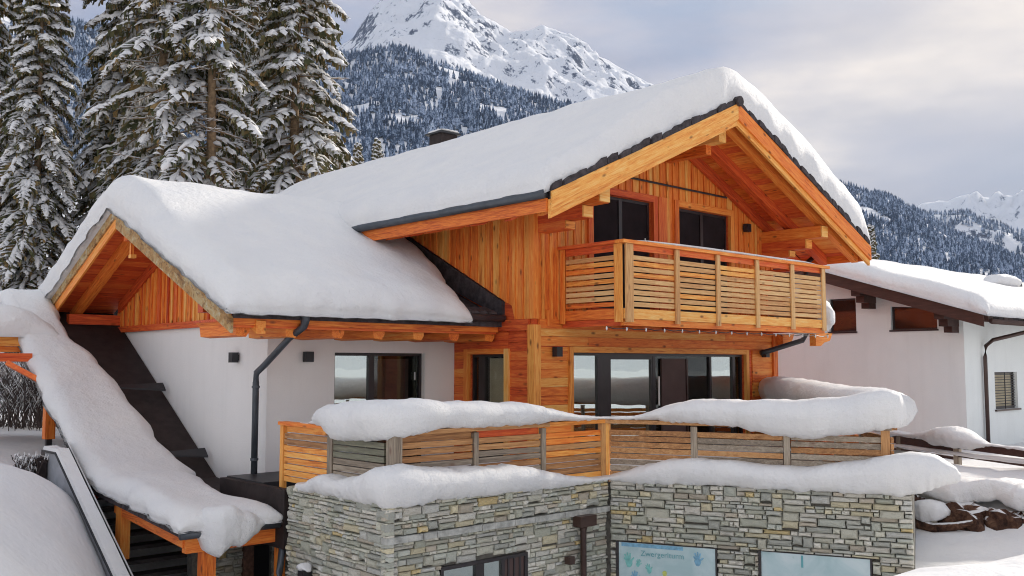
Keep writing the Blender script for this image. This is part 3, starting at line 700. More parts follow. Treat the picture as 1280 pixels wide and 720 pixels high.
# lower window in the left section
lw = MB(); yf = YW + VT
lw.box(8.03, 8.08, yf - .06, yf - .01, .6, 2.30).box(9.56, 9.62, yf - .06, yf - .01, .6, 2.30).box(8.08, 9.56, yf - .06, yf - .01, 2.25, 2.30).box(8.64, 8.78, yf - .07, yf - .01, .6, 2.25).box(9.12, 9.17, yf - .065, yf - .01, .6, 2.25)
w = lw.build('window', 'frame', tw)
box('pane', 'glass', w, 8.082, 8.638, yf - .03, yf - .024, .6, 2.248); box('pane', 'glass', w, 8.782, 9.118, yf - .03, yf - .024, .6, 2.248); box('shutter', 'brownpanel', w, 9.172, 9.558, yf - .04, yf - .012, .6, 2.248)
for k in range(3): box('shutter_slat', 'frame', w, 9.24 + k * .11, 9.27 + k * .11, yf - .052, yf - .041, .6, 2.248)
# windows with painted film in the right section
def p3(s_, out_, z): q = CW + D3 * s_ + N3 * out_; return Vector((q.x, q.y, z))
def box3(name, mat, par, s0, s1, o0, o1, z0, z1, **k):
    return MB().prism([p3(s0, o0, z0), p3(s1, o0, z0), p3(s1, o1, z0), p3(s0, o1, z0)], (0, 0, z1 - z0)).build(name, mat, par, **k)
for (a, b, _, zt_), kk in ((sg1, 0), (sg2, 1)):
    w = box3('window', 'frame', tw, a, a + .035, -VT + .002, .0, .6, zt_)
    box3('frame', 'frame', w, b - .025, b, -VT + .002, -.02, .6, zt_)
    box3('frame', 'frame', w, a + .037, b - .027, -VT + .002, -.022, zt_ - .012, zt_)
    pn = box3('painted_pane', 'film', w, a + .037, b - .027, -VT + .003, -.026, .6, zt_ - .014)
    zc = zt_
    if kk == 0:
        box3('blue_stripe', 'blue', w, a + .08, a + 1.05, -.0255, -.0235, zc - .075, zc - .018)
        def disc(s0, z, rs, rz, mat, n=9, ph=0):
            vs = [p3(s0 + rs * math.cos(t) * (1 + .18 * math.sin(3 * t + ph)), -.022, z + rz * math.sin(t)) for t in (2 * math.pi * q / n for q in range(n))]
            return vs
        def hand(s0, z, sc, mat, tilt=0):
            m_ = MB(); m_.prism(disc(s0, z, .045 * sc, .05 * sc, mat), tuple(-N3 * .003))
            for q, (ax_, ln) in enumerate(((-38, .055), (-18, .085), (0, .095), (18, .085), (52, .06))):
                t = R(90 - ax_ + tilt); dx, dz = math.cos(t), math.sin(t); px, pz = s0 + dx * .035 * sc, z + dz * .04 * sc; wv = .012 * sc
                a1, b1 = (px - dz * wv, pz + dx * wv), (px + dz * wv, pz - dx * wv)
                q1, q2 = (px + dx * ln * sc + dz * wv * .8, pz + dz * ln * sc - dx * wv * .8), (px + dx * ln * sc - dz * wv * .8, pz + dz * ln * sc + dx * wv * .8)
                m_.prism([p3(u, -.0215, v_) for u, v_ in (a1, b1, q1, q2)], tuple(-N3 * .003))
            m_.build('handprint', mat, w)
        hand(a + .20, zc - .33, 1.25, 'teal', 10); hand(a + .34, zc - .34, .7, 'teal', -20); hand(a + .52, zc - .42, .85, 'teal', 15); hand(a + .30, zc - .58, 1.1, 'blue', 5)
        hand(a + 1.27, zc - .23, 1.15, 'blue', 0); hand(a + .55, zc - .70, .9, 'blue', -10); hand(a + 1.02, zc - .60, .8, 'teal', 30)
        MB().prism(disc(a + .76, zc - .44, .035, .045, 'y'), tuple(-N3 * .003)).build('paint_spot', 'yellowp', w)
        fc = bpy.data.curves.new('lettering', 'FONT'); fc.body = 'Zwergerlturm'; fc.size = .118; fc.extrude = .001; fc.offset = -.0004; fc.space_character = 1.0
        fo = bpy.data.objects.new('lettering', fc); C.objects.link(fo); fo.parent = w; fo.location = p3(a + .385, -.019, zc - .20) - org(tw)
        fo.rotation_euler = (R(90), 0, math.atan2(D3.y, D3.x)); fc.materials.append(M['lettering'])
    else:
        box3('green_pendant', 'lettering', w, a + .60, a + .63, -.0255, -.022, zc - .20, zc - .03)
        
# rain head and pipe in the corner, lamps
box('rain_head', 'metalbrown', tw, 10.53, 10.88, YW - .14, YW + .02, 2.56, 2.72)
MB().tube([(10.71, YW - .02, 2.56), (10.71, YW - .02, 2.48), (10.71, YW - .02, .3)], [.07, .048, .048], 10).build('downpipe', 'metalbrown', tw, True)
l_ = box('wall_lamp', 'metalbrown', tw, 10.32, 10.43, YW - .11, YW - .0, 2.04, 2.15); box('lamp_bracket', 'black', l_, 10.37, 10.43, YW + .001, YW + .05, 2.05, 2.11)
l_ = box('wall_lamp', 'black', tw, XW - .16, XW - .02, 11.93, 12.07, 1.98, 2.13); box('lamp_bracket', 'black', l_, XW - .019, XW + .04, 11.97, 12.03, 2.02, 2.09)

# ================================================================== TERRACE RAILING
CR = Vector((11.49, 10.41, 0)); XRl, YRl = 7.36, 10.41
tr = root('terrace_railing', 'weathered slatted wooden railing round the terrace above the stone wall', 'railing', (9.5, 10.4, 3.1))
SLZ = [3.27 + k * .0925 for k in range(8)]
def rail_panel(p, q, out, mats, split=None, nslats=8):
    """slats between two points; mats: wood colours; split: (fraction, mats) recolours the part beyond"""
    p, q = Vector(p), Vector(q); d = (q - p).normalized(); ax = 'x' if abs(d.x) > abs(d.y) else 'y'
    for k, z in enumerate(SLZ[:nslats]):
        j = Vector(out) * random.uniform(0, .008); mt = random.choice(mats)
        MB().beam(p + d * .004 + j + Vector((0, 0, z)), q - d * .004 + j + Vector((0, 0, z + random.uniform(-.004, .004))), .045, .077).build('slat', mt + ax, tr)
def post(c, w, d, mat, z1=4.06, dirv=(1, 0, 0), name='post'):
    dv = Vector(dirv).normalized(); c = Vector(c)
    MB().beam(c - dv * w / 2 + Vector((0, 0, (3.12 + z1) / 2)), c + dv * w / 2 + Vector((0, 0, (3.12 + z1) / 2)), d, z1 - 3.12).build(name, mat + 'z', tr)
def rail(p, q, mat, z=4.09, th=.06, w=.15):
    d = (Vector(q) - Vector(p)); ax = 'x' if abs(d.x) > abs(d.y) else 'y'
    MB().beam(Vector(p) + Vector((0, 0, z)), Vector(q) + Vector((0, 0, z)), w, th).build('handrail', mat + ax, tr)
yy = YRl
for a, b, mt in ((13.20, 11.96, ['yellow', 'greyorange', 'yellow']), (11.81, 10.55, ['green', 'green', 'grey'])): rail_panel((XRl, a, 0), (XRl, b, 0), (-1, 0, 0), mt)
for a, b, mt in ((7.47, 8.72, ['greyorange', 'greyorange', 'greyorange', 'grey']), (8.83, 10.05, ['grey', 'greyorange', 'greyorange']), (10.16, 11.38, ['orange', 'greyorange', 'yellow', 'orange'])): rail_panel((a, yy, 0), (b, yy, 0), (0, -1, 0), mt)
def r3(s_, z=0): q = CR + D3 * s_; return Vector((q.x, q.y, z))
for a, b, mt in ((.10, 1.40, ['greyorange', 'greyorange', 'greyorange', 'grey']), (1.51, 2.79, ['grey', 'greyorange']), (2.90, 4.15, ['grey', 'grey', 'greyorange'])): rail_panel(r3(a), r3(b), N3, mt)
post((XRl, 13.27, 0), .10, .07, 'yellow', 4.09, (0, 1, 0)); post((XRl - .01, 11.885, 0), .13, .06, 'grey', 4.0, (0, 1, 0)); post((XRl + .03, YRl - .01, 0), .15, .15, 'grey', 4.06)
for x_ in (8.775, 10.105): post((x_, YRl - .01, 0), .09, .06, 'grey', 4.04)
post((11.44, YRl - .01, 0), .12, .08, 'pale', 4.06); post(CR + D3 * .03 + Vector((.02, 0, 0)), .10, .10, 'yellow', 4.06, D3)
for s_ in (1.455, 2.845): post(r3(s_) + N3 * .01, .09, .06, 'grey', 4.04, D3)
post(r3(4.21), .12, .10, 'greyorange', 4.06, D3)
rail((XRl, 13.32, 0), (XRl, 10.50, 0), 'orange', 4.10, .05); rail((XRl + .03, yy, 0), (10.2, yy, 0), 'greyorange', 4.09); rail((10.2, yy, 0), (11.5, yy, 0), 'yellow', 4.094)
rail(r3(-.0), r3(2.0), 'greyorange', 4.09); rail(r3(2.0), r3(4.3), 'grey', 4.088)
box('top_board', 'greyorangex', tr, 7.5, 8.72, yy + .013, yy + .03, 3.96, 4.055); box('top_board', 'orangex', tr, 10.17, 10.75, yy + .013, yy + .03, 3.96, 4.06)
box('top_board', 'redx', tr, 8.83, 10.04, yy + .013, yy + .03, 3.96, 4.055)
box('top_board', 'yellowy', tr, XRl + .013, XRl + .03, 11.97, 13.2, 3.97, 4.07)
# return of the railing towards the right end of the house
RB = Vector((20.0, 12.8, 0)); RA = r3(4.3)
dd = (RB - RA)
for k in range(6):
    p, q = RA + dd * (k / 6), RA + dd * ((k + 1) / 6); rail_panel(p, q, (0, 0, 0), ['orange', 'greyorange'], None, 8)
    post(q, .09, .07, 'grey', 4.04, dd)
rail(RA, RB, 'greyorange', 4.09)

# ================================================================== SNOW
def smoothstep(t): t = max(0, min(1, t)); return t * t * (3 - 2 * t)
def snow_patch(name, label, us, vs, fn, Lu, Lv, T, r=.35, bulge=.10, edges=(1, 1, 1, 1), amp=.03, seed=0.0, wob=.05, group=None, ftop=None):
    """us,vs in metres over the patch; fn(u,v)->bare surface point, T(u,v) thickness; edges: u0,u1,v0,v1 rounded"""
    nu, nv = len(us), len(vs); top = []; bot = []
    for i, u in enumerate(us):
        for j, v in enumerate(vs):
            ds = [(u, edges[0], (-1, 0)), (Lu - u, edges[1], (1, 0)), (v, edges[2], (0, -1)), (Lv - v, edges[3], (0, 1))]; rs4 = r if isinstance(r, tuple) else (r,) * 4
            prof = 1.0; push = Vector((0, 0)); 
            for (d_, e_, dr), re_ in zip(ds, rs4):
                if not e_: continue
                t = min(max(d_ / re_, 0), 1); pr = math.sqrt(max(0, 1 - (1 - t) ** 2)); prof *= pr
                if d_ < re_:
                    b_ = bulge * math.sin(math.pi * min(pr, 1)) + (wob * fbm(u * 2.3 + seed, v * 2.3, 3.1) + .035 * fbm(u * 8 + seed, v * 8, 8.1)) * (1 - t)
                    push += Vector(dr) * b_
            P0 = Vector(fn(u, v)); e = 1e-2
            du = (Vector(fn(u + e, v)) - P0) / e; dv = (Vector(fn(u, v + e)) - P0) / e
            off = du.normalized() * push.x + dv.normalized() * push.y
            h = T(u, v) * prof
            h += amp * prof * fbm(u * .9 + seed, v * .9, 1.7) + .25 * amp * prof * fbm(u * 4 + seed, v * 4, 2.7)
            zt_ = Vector((0, 0, h))
            if ftop: zt_.z += ftop(u, v) * prof
            top.append(P0 + off + zt_); bot.append(P0 + off * (1.0 if prof < .3 else 0) + Vector((0, 0, -.0)))
    fs = []; K = nu * nv
    for i in range(nu - 1):
        for j in range(nv - 1):
            a = i * nv + j; fs.append((a, a + nv, a + nv + 1, a + 1)); fs.append((K + a, K + a + 1, K + a + nv + 1, K + a + nv))
    # stitch the rim
    rim = [i * nv for i in range(nu)] + [(nu - 1) * nv + j for j in range(1, nv)] + [i * nv + nv - 1 for i in range(nu - 2, -1, -1)] + [j for j in range(nv - 2, 0, -1)]
    for a, b in zip(rim, rim[1:] + rim[:1]): fs.append((a, K + a, K + b, b))
    m_ = MB(); m_.v = [tuple(p) for p in top + bot]; m_.f = fs
    kw = dict(label=label, category='snow')
    if group: kw['group'] = group
    c_ = Vector(fn(Lu / 2, Lv / 2)); return m_.build(name, 'snow', None, True, origin=c_, **kw)
def grid(Lm, r, step):
    e = [0, .012, .03, .06, .10, .16, .23, .32, .42]; e = [q * r / .35 for q in e if q < Lm / 2]
    n = max(2, int((Lm - 2 * e[-1]) / step)); mid = [e[-1] + (Lm - 2 * e[-1]) * k / n for k in range(1, n)]
    return e + mid + [Lm - q for q in e[::-1]]
# main roof
Lu = 10.72; Lv = 15.9; u0, v0 = 10.58, YG + .03
def T_main(u, v): 
    x = u0 + u; t = .56 + .44 * smoothstep((x - 11.5) / 4.2) * (1 - .12 * smoothstep((x - 18) / 3))
    return t + .08 * fbm(x * .35, v * .25, 5.5) - .04 * math.exp(-((x - 11.2) ** 2))
snow_patch('roof_snow', 'thick smooth snow blanket over the ridge and both slopes of the main gable roof', grid(Lu, .42, .22), grid(Lv, .13, .22),
           lambda u, v: (u0 + u, v0 + v, zm(u0 + u) + .012), Lu, Lv, T_main, r=(.30, .34, .12, .3), bulge=.05, seed=1.3, amp=.05,
           ftop=lambda u, v: PM * abs(u0 + u - XR) - PM * math.sqrt((u0 + u - XR) ** 2 + .20))
# wing roof: right boundary runs back along the side wall
def xr_(y):
    P_ = [(13.2, 11.02), (13.6, 11.12), (14.2, 11.32), (15.1, 11.70), (16.0, 11.93), (17, 12.02), (24, 12.1)]
    for (a, xa), (b, xb) in zip(P_, P_[1:]):
        if y <= b: return xa + (xb - xa) * smoothstep((y - a) / (b - a)) if y > a else xa
    return P_[-1][1]
Lu2, Lv2 = 5.6, 10.25; wx0, wy0 = 6.42, 13.28
def f_wing(u, v):
    y = wy0 + v; t = u / Lu2; return (wx0 + t * (xr_(y) - wx0), y, zw(y) + .012)
def T_wing(u, v):
    y = wy0 + v; x = wx0 + u
    return .52 + .32 * smoothstep((y - 14) / 4.0) + .05 * fbm(x * .5, y * .4, 2.2) - .12 * smoothstep((x - 10.6) / 1.2) * smoothstep((15.5 - y) / 2)
snow_patch('wing_roof_snow', 'thick snow blanket on the lower cross gabled wing roof at the left', grid(Lu2, .36, .16), grid(Lv2, .33, .16), f_wing, Lu2, Lv2, T_wing, r=.36, bulge=.11, seed=4.4, amp=.05,
           ftop=lambda u, v: PW * abs(wy0 + v - YR) - PW * math.sqrt((wy0 + v - YR) ** 2 + .16))

def sweep(name, label, pts, r0=.0, nseg=14, group=None, seed=0.0, over=.0, kind=None, parent=None, sub=9, amp=.03):
    """pts: (x, y, outward x, outward y, z_bottom, z_top, width out, width back) along a rail or ledge"""
    P_ = np.array(pts, float); out_ = []
    n = len(P_)
    for i in range(n - 1):
        p0, p1, p2, p3_ = P_[max(i - 1, 0)], P_[i], P_[i + 1], P_[min(i + 2, n - 1)]
        for k in range(sub):
            t = k / sub; c = .5 * ((2 * p1) + (-p0 + p2) * t + (2 * p0 - 5 * p1 + 4 * p2 - p3_) * t * t + (-p0 + 3 * p1 - 3 * p2 + p3_) * t ** 3)
            c[:4] = p1[:4] * (1 - t) + p2[:4] * t; out_.append(c)
    out_.append(P_[-1]); rings = []
    m = len(out_)
    for i, c in enumerate(out_):
        x, y, ox, oy, zb, zt_, wo, wb = c; l = math.hypot(ox, oy) or 1; ox /= l; oy /= l; h = max(zt_ - zb, .01); ring = []
        for k in range(nseg):
            t = 2 * math.pi * k / nseg; ct, st = math.cos(t), math.sin(t)
            sx = math.copysign(abs(ct) ** .75, ct); sz = math.copysign(abs(st) ** .8, st)
            if sz < 0: sx *= .88
            w_ = (wo if sx > 0 else wb); a = sx * w_; z = zb + h / 2 + sz * h / 2
            nz_ = amp * min(1, h / .25) * fbm(x * 2.1 + seed, y * 2.1 + k * .25, z * 2.1) + .3 * amp * fbm(x * 8 + seed, y * 8, z * 8)
            if sz < -.5: nz_ += .022 * fbm(x * 14 + seed, y * 14, 4)
            ring.append((x + ox * (a + nz_ * sx), y + oy * (a + nz_ * sx), z + nz_ * sz))
        rings.append(ring)
    v = [q for r__ in rings for q in r__]; f = []
    for i in range(m - 1):
        for k in range(nseg): f.append((i * nseg + k, i * nseg + (k + 1) % nseg, (i + 1) * nseg + (k + 1) % nseg, (i + 1) * nseg + k))
    f.append(tuple(range(nseg))[::-1]); f.append(tuple((m - 1) * nseg + k for k in range(nseg)))
    m_ = MB(); m_.v = v; m_.f = f; kw = dict(label=label, category='snow')
    if group: kw['group'] = group
    return m_.build(name, 'snow', None, True, origin=Vector((P_[n // 2][0], P_[n // 2][1], P_[n // 2][4])), **kw)
S = []
for y, zt_, zb, w_ in ((12.75, 4.125, 4.12, .02), (12.45, 4.15, 4.12, .05), (12.22, 4.25, 4.12, .12), (12.13, 4.36, 4.10, .2), (11.9, 4.43, 4.03, .27), (11.58, 4.46, 3.96, .32), (11.2, 4.50, 3.93, .34), (10.75, 4.54, 3.99, .34)):
    S.append((XRl, y, -1, 0, zb, zt_, w_, w_ * .9))
S.append((XRl + .06, YRl + .05, -1, -1, 4.02, 4.55, .36, .34))
for x_, zt_, zb, w_ in ((7.74, 4.55, 4.06, .33), (8.29, 4.51, 4.12, .30), (8.88, 4.46, 4.12, .28), (9.65, 4.44, 4.11, .27), (10.2, 4.34, 4.12, .24), (10.7, 4.235, 4.12, .16), (11.2, 4.18, 4.12, .11)):
    S.append((x_, YRl, 0, -1, zb, zt_, w_, w_ * .9))
S.append((11.49, 10.41, -.5, -.85, 4.12, 4.165, .10, .10))
for s_, zt_, zb, w_ in ((.47, 4.18, 4.115, .12), (.85, 4.29, 4.11, .20), (1.37, 4.44, 4.10, .29), (1.86, 4.48, 4.06, .32), (2.47, 4.48, 3.97, .34), (3.04, 4.49, 3.92, .36), (3.61, 4.55, 3.95, .37), (4.0, 4.62, 4.03, .36), (4.25, 4.64, 4.09, .33), (4.42, 4.58, 4.13, .24), (4.50, 4.42, 4.22, .06)):
    q = r3(s_); S.append((q.x, q.y, N3.x, N3.y, zb, zt_, w_, w_ * .9))
sweep('handrail_snow', 'long wavy roll of snow lying on the terrace handrail', S, seed=2.2, amp=.035)
S = []
for k, (t, zt_) in enumerate(((0.0, 4.60), (.05, 4.64), (.2, 4.64), (.4, 4.66), (.6, 4.70), (.8, 4.72), (1.0, 4.70))):
    q = RA + dd * t; S.append((q.x, q.y, -.7, .7, 4.08 - .06 * math.sin(k * 1.7), zt_, .40, .36))
sweep('handrail_snow', 'snow roll on the far return of the railing beside the right end of the house', S, seed=7.2)
S = []
for y, zt_, w_ in ((12.55, 3.28, .06), (12.26, 3.31, .12), (12.0, 3.42, .17), (11.78, 3.48, .19), (11.3, 3.44, .2), (10.97, 3.50, .22), (10.7, 3.58, .24), (10.41, 3.67, .26)):
    S.append((XW + .10, y, -1, 0, 3.17, zt_, w_, .34))
S.append((XW + .13, YW + .14, -1, -1, 3.13, 3.69, .34, .30))
for x_, zt_, w_ in ((7.57, 3.67, .28), (8.1, 3.59, .26), (8.67, 3.59, .26), (9.42, 3.55, .24), (10.23, 3.37, .19), (10.8, 3.27, .12)):
    S.append((x_, YW + .10, 0, -1, 3.16, zt_, w_, .34))
S.append((11.40, 10.27, -.5, -.85, 3.17, 3.245, .12, .25))
for s_, zt_, w_ in ((.49, 3.41, .18), (1.13, 3.56, .22), (1.73, 3.55, .22), (2.32, 3.51, .22), (2.89, 3.52, .24), (3.55, 3.62, .26), (4.19, 3.76, .30), (4.5, 3.77, .30), (4.72, 3.73, .27), (4.86, 3.66, .21), (4.95, 3.58, .14), (5.0, 3.50, .05)):
    q = CW + D3 * s_ - N3 * .10; S.append((q.x, q.y, N3.x, N3.y, 3.16 + max(0, s_ - 4.3) * .35, zt_, w_, .40))
sweep('ledge_snow', 'wavy bank of snow along the top of the stone terrace wall', S, seed=3.2, amp=.035)
sweep('terrace_snow', 'deep snow lying on the terrace floor behind the railing', [(7.8, 13.4, 0, -1, 3.0, 3.24, .7, .6), (9.5, 13.4, 0, -1, 3.0, 3.24, .7, .6), (11.3, 13.2, 0, -1, 3.0, 3.24, .6, .5), (13.2, 12.1, 0, -1, 3.0, 3.24, .6, .4), (15.5, 11.9, 0, -1, 3.0, 3.24, .8, .6), (18.5, 11.9, 0, -1, 3.0, 3.24, .6, .6)], seed=9)
sweep('balcony_rail_snow', 'thin strip of snow along the front handrail of the upper balcony', [(12.9, YBf, 0, -1, 7.185, 7.195, .05, .05), (13.3, YBf, 0, -1, 7.185, 7.225, .09, .09), (15, YBf, 0, -1, 7.185, 7.245, .10, .10), (17, YBf, 0, -1, 7.185, 7.24, .10, .10), (18.6, YBf, 0, -1, 7.185, 7.235, .09, .09), (19.3, YBf, 0, -1, 7.185, 7.20, .05, .05)], seed=5, amp=.008)
sweep('balcony_end_snow', 'rounded lump of snow bulging out at the right end of the upper balcony', [(19.75, 12.5, 1, 0, 5.9, 6.35, .25, .2), (19.75, 12.1, 1, 0, 5.72, 6.52, .40, .2), (19.75, 11.6, 1, 0, 5.70, 6.56, .48, .2), (19.75, 11.2, 1, 0, 5.75, 6.45, .40, .2), (19.75, 10.98, 1, 0, 5.9, 6.2, .12, .1)], seed=6, amp=.05)
sweep('chimney_snow', 'flat cap of snow on the dark chimney', [(16.24, 21.12, 0, -1, 11.548, 11.58, .2, .2), (16.3, 21.12, 0, -1, 11.548, 11.62, .34, .34), (16.6, 21.12, 0, -1, 11.548, 11.64, .35, .35), (16.9, 21.12, 0, -1, 11.548, 11.62, .34, .34), (16.96, 21.12, 0, -1, 11.548, 11.58, .2, .2)], amp=.01)
sweep('lamp_snow', 'small cap of snow on the wall lamp beside the canopy downpipe', [(XW - .09, 12.12, -1, 0, 2.13, 2.15, .04, .04), (XW - .09, 12.06, -1, 0, 2.13, 2.22, .10, .09), (XW - .09, 11.96, -1, 0, 2.13, 2.23, .10, .09), (XW - .09, 11.88, -1, 0, 2.13, 2.15, .04, .04)], amp=.01, sub=4, nseg=10)

# ================================================================== STAIR CANOPY AND STAIRS
XO = 5.75; YF = 13.03
def zc_(y): return 2.95 + (.585 if y > 16.66 else .075) * (y - 16.66)
sc_ = root('stair_canopy', 'timber canopy roof stepping down over the outdoor stairs beside the white gable wall', 'canopy', (XO, YF, 0.1))
ys = [YF - .12, 16.66, 22.4]
for a, b in zip(ys, ys[1:]):
    MB().prism([(XO - .08, a, zc_(a)), (XO - .08, b, zc_(b)), (XO - .08, b, zc_(b) - .07), (XO - .08, a, zc_(a) - .07)], (WX - .025 - XO + .08, 0, 0)).build('roof_sheet', 'dark', sc_)
y = YF - .1      # ragged tile edge along the outer side
while y < 21.2:
    b = y + random.uniform(.2, .28)
    MB().prism([(XO - .14, y, zc_(y) - .05), (XO - .14, b - .015, zc_(b) - .05), (XO - .14, b - .015, zc_(b) + .03), (XO - .14, (y + b) / 2, zc_((y + b) / 2) + .075), (XO - .14, y, zc_(y) + .035)], (.25, 0, 0)).build('roof_tile', 'tile', sc_); y = b
MB().beam((XO + .02, YF + .02, zc_(YF) - .15), (XO + .02, 15.65, zc_(15.65) - .15), .13, .15).build('side_beam', 'orangey', sc_)
MB().beam((XO + .02, 16.7, zc_(16.7) - .16), (XO + .02, 19.1, zc_(19.1) - .16), .12, .15).build('side_beam', 'redy', sc_)
box('front_beam', 'orangex', sc_, XO - .02, XW + .28, YF - .05, YF + .09, 2.38, 2.62)
box('front_post', 'orangez', sc_, 5.98, 6.18, YF - .03, YF + .13, .1, 2.378); box('front_post', 'orangez', sc_, 7.16, 7.28, YF - .02, YF + .10, .1, 2.378)
box('side_post', 'orangez', sc_, XO - .05, XO + .10, 15.34, 15.56, 1.95, 2.80); box('post_shoe', 'black', sc_, XO - .03, XO + .08, 15.38, 15.52, 1.70, 1.948)
MB().tube([(XO - .16, YF - .16, 2.66), (XW + .35, YF - .16, 2.66)], .065, 10).build('gutter', 'metal', sc_, True)
box('verge_flashing', 'black', sc_, XO - .12, XW + .4, YF - .10, YF - .055, 2.60, 2.70)
MB().tube([(7.18, YF - .16, 2.62), (7.18, YF - .16, 2.45), (7.14, YF - .18, 2.30), (7.05, YF - .30, 2.12), (7.0, YF - .36, 2.0), (7.0, YF - .36, 1.85), (7.0, YF - .36, .2)], [.085, .06, .052, .05, .05, .05, .05], 10).build('downpipe', 'metal', sc_, True)
for y_ in (18.9, 16.9):      # black strips put in as the shadow lines of gaps in the snow
    MB().prism([(XO + .75, y_, zc_(y_) + .30), (WX - .1, y_ - .05, zc_(y_) + .20), (WX - .1, y_ + .10, zc_(y_) + .34)], (0, 0, .03)).build('gap_shadow_strip', 'black', sc_)
# upper canopy reaching out to the left with its post and brace
MB().prism([(1.5, 20.72, 5.42), (5.66, 20.72, 5.42), (5.66, 24.6, 5.9), (1.5, 24.6, 5.9)], (0, 0, .08)).build('roof_sheet', 'tile', sc_)
box('fascia', 'yellowx', sc_, 1.5, 5.66, 20.66, 20.71, 5.36, 5.56); box('fascia', 'orangex', sc_, 1.5, 5.66, 20.72, 20.77, 5.24, 5.355)
for k in range(8): MB().beam((1.8 + k * .5, 20.8, 5.36), (1.8 + k * .5, 24.5, 5.82), .08, .12).build('rafter', 'redy', sc_)
box('cross_beam', 'redx', sc_, 1.5, 5.60, 19.90, 20.04, 5.05, 5.21)
box('corner_post', 'orangez', sc_, 5.66, 5.84, 19.14, 19.32, 3.6, 4.48); box('post_shoe', 'black', sc_, 5.70, 5.80, 19.18, 19.28, 3.4, 3.598)
MB().beam((5.15, 19.85, 5.02), (5.74, 19.30, 4.60), .09, .12, (0, 1, 0)).build('brace', 'redx', sc_)

# stairs, their side wall, the handrail, the doorway below
def zs(y): return 3.45 - .585 * (19.0 - y)
st = root('outdoor_stairs', 'dark outdoor staircase under the snow covered canopy', 'stairs', (6.5, 13.3, 0))
n = 19
for k in range(n):
    y = 13.2 + k * .305; z = .18 + k * .1785
    box('step', 'step', st, 5.56, 7.5, y, y + .30, z - .06, z)
MB().prism([(7.52, 13.6, .0), (7.52, 19.2, .0), (7.52, 19.2, zc_(19.2) - .1), (7.52, 16.66, 2.86), (7.52, 15.0, 2.74), (7.52, 15.0, 0)], (.1, 0, 0)).build('inner_cladding', 'dark', st)
for k in range(12):
    z = .9 + k * .16; box('cladding_board', 'step', st, 7.49, 7.517, 15.02, 19.1 if z > 2.2 else 19.0, z, z + .135) if z + .14 < 2.7 else None
sw = root('stair_side_wall', 'pale grey rendered side wall sloping down beside the outdoor stairs, snow on its coping', 'wall', (5.2, 12.2, 0))
wp = [(17.62, 3.50), (16.95, 3.50), (14.23, 1.93), (11.8, .52), (11.8, -.4), (17.62, -.4)]
MB().prism([(5.22, y, z) for y, z in wp], (.18, 0, 0)).build('wall_body', 'concrete', sw)
cp = [(17.68, 3.503), (16.97, 3.503), (14.24, 1.933), (11.75, .50)]
for (ya, za), (yb, zb) in zip(cp, cp[1:]):
    MB().prism([(5.18, ya, za), (5.18, yb, zb), (5.18, yb, zb + .035), (5.18, ya, za + .035)], (.24, 0, 0)).build('coping', 'black', sw)
box('end_pier', 'dark', sw, 5.05, 5.19, 17.40, 17.72, 2.6, 3.42)
m_ = MB()
for (ya, za), (yb, zb) in zip(cp, cp[1:]):
    for k in range(10):
        a, b = k / 10, (k + 1) / 10; y0_, y1_ = ya + (yb - ya) * a, ya + (yb - ya) * b; z0_, z1_ = za + (zb - za) * a + .036, za + (zb - za) * b + .036
        h0, h1 = .055 + .02 * fbm(y0_ * 2, 1), .055 + .02 * fbm(y1_ * 2, 1)
        m_.prism([(5.20, y0_, z0_), (5.20, y1_, z1_), (5.22, y1_, z1_ + h1), (5.22, y0_, z0_ + h0)], (.18, 0, 0))
m_.build('coping_snow', 'snow', None, False, origin=Vector((5.2, 15, 2)), label='thin snow lying along the sloping coping of the grey stair wall', category='snow')
hr = root('stair_handrail', 'thin sloping metal handrail beside the outdoor stairs', 'handrail', (5.62, 15.2, 0))
MB().tube([(5.48, 17.4, 3.64), (5.48, 17.25, 3.63), (5.48, 14.95, 2.31), (5.48, 12.4, .85)], .026, 8).build('rail', 'black', hr, True)
MB().tube([(5.475, 17.25, 3.668), (5.475, 14.95, 2.348), (5.475, 12.4, .888)], .013, 6).build('rail_snow', 'snow', hr, True)
for y_ in (17.3, 15.9, 14.5, 13.1): MB().tube([(5.48, y_, zs(y_) - .1), (5.48, y_, zs(y_) + 1.17)], .015, 6).build('baluster', 'black', hr, True)
lw_ = root('lower_entrance_wall', 'stone and brick wall with a dark doorway under the stair canopy', 'wall', (7.4, 14.6, 0))
MB().box(6.6, 7.60, 14.72, 14.9, 0, 2.7).box(7.97, 8.3, 14.72, 14.9, 0, 2.7).box(7.60, 7.97, 14.72, 14.9, 2.02, 2.7).build('wall_core', 'mortar', lw_)
box('door', 'black', lw_, 7.62, 7.955, 14.76, 14.80, .1, 2.0); box('brick_pier', 'brick', lw_, 7.43, 7.598, 14.60, 14.718, .1, 2.6)
n0 = len(stones); masonry((6.7, 14.61, 0), (1, 0, 0), (0, -1, 0), .72, .9, 2.6, [], 0, seed=11); masonry((7.975, 14.61, 0), (1, 0, 0), (0, -1, 0), .3, .9, 2.6, [], 0, seed=12)
for c, d, nrm, w, th, h, zc, k in stones[n0:]:
    o = bpy.data.objects.new('stone', SME[k]); C.objects.link(o); o.parent = lw_; o.location = Vector((c.x, c.y, zc)) - org(lw_); o.scale = (w, th, h)

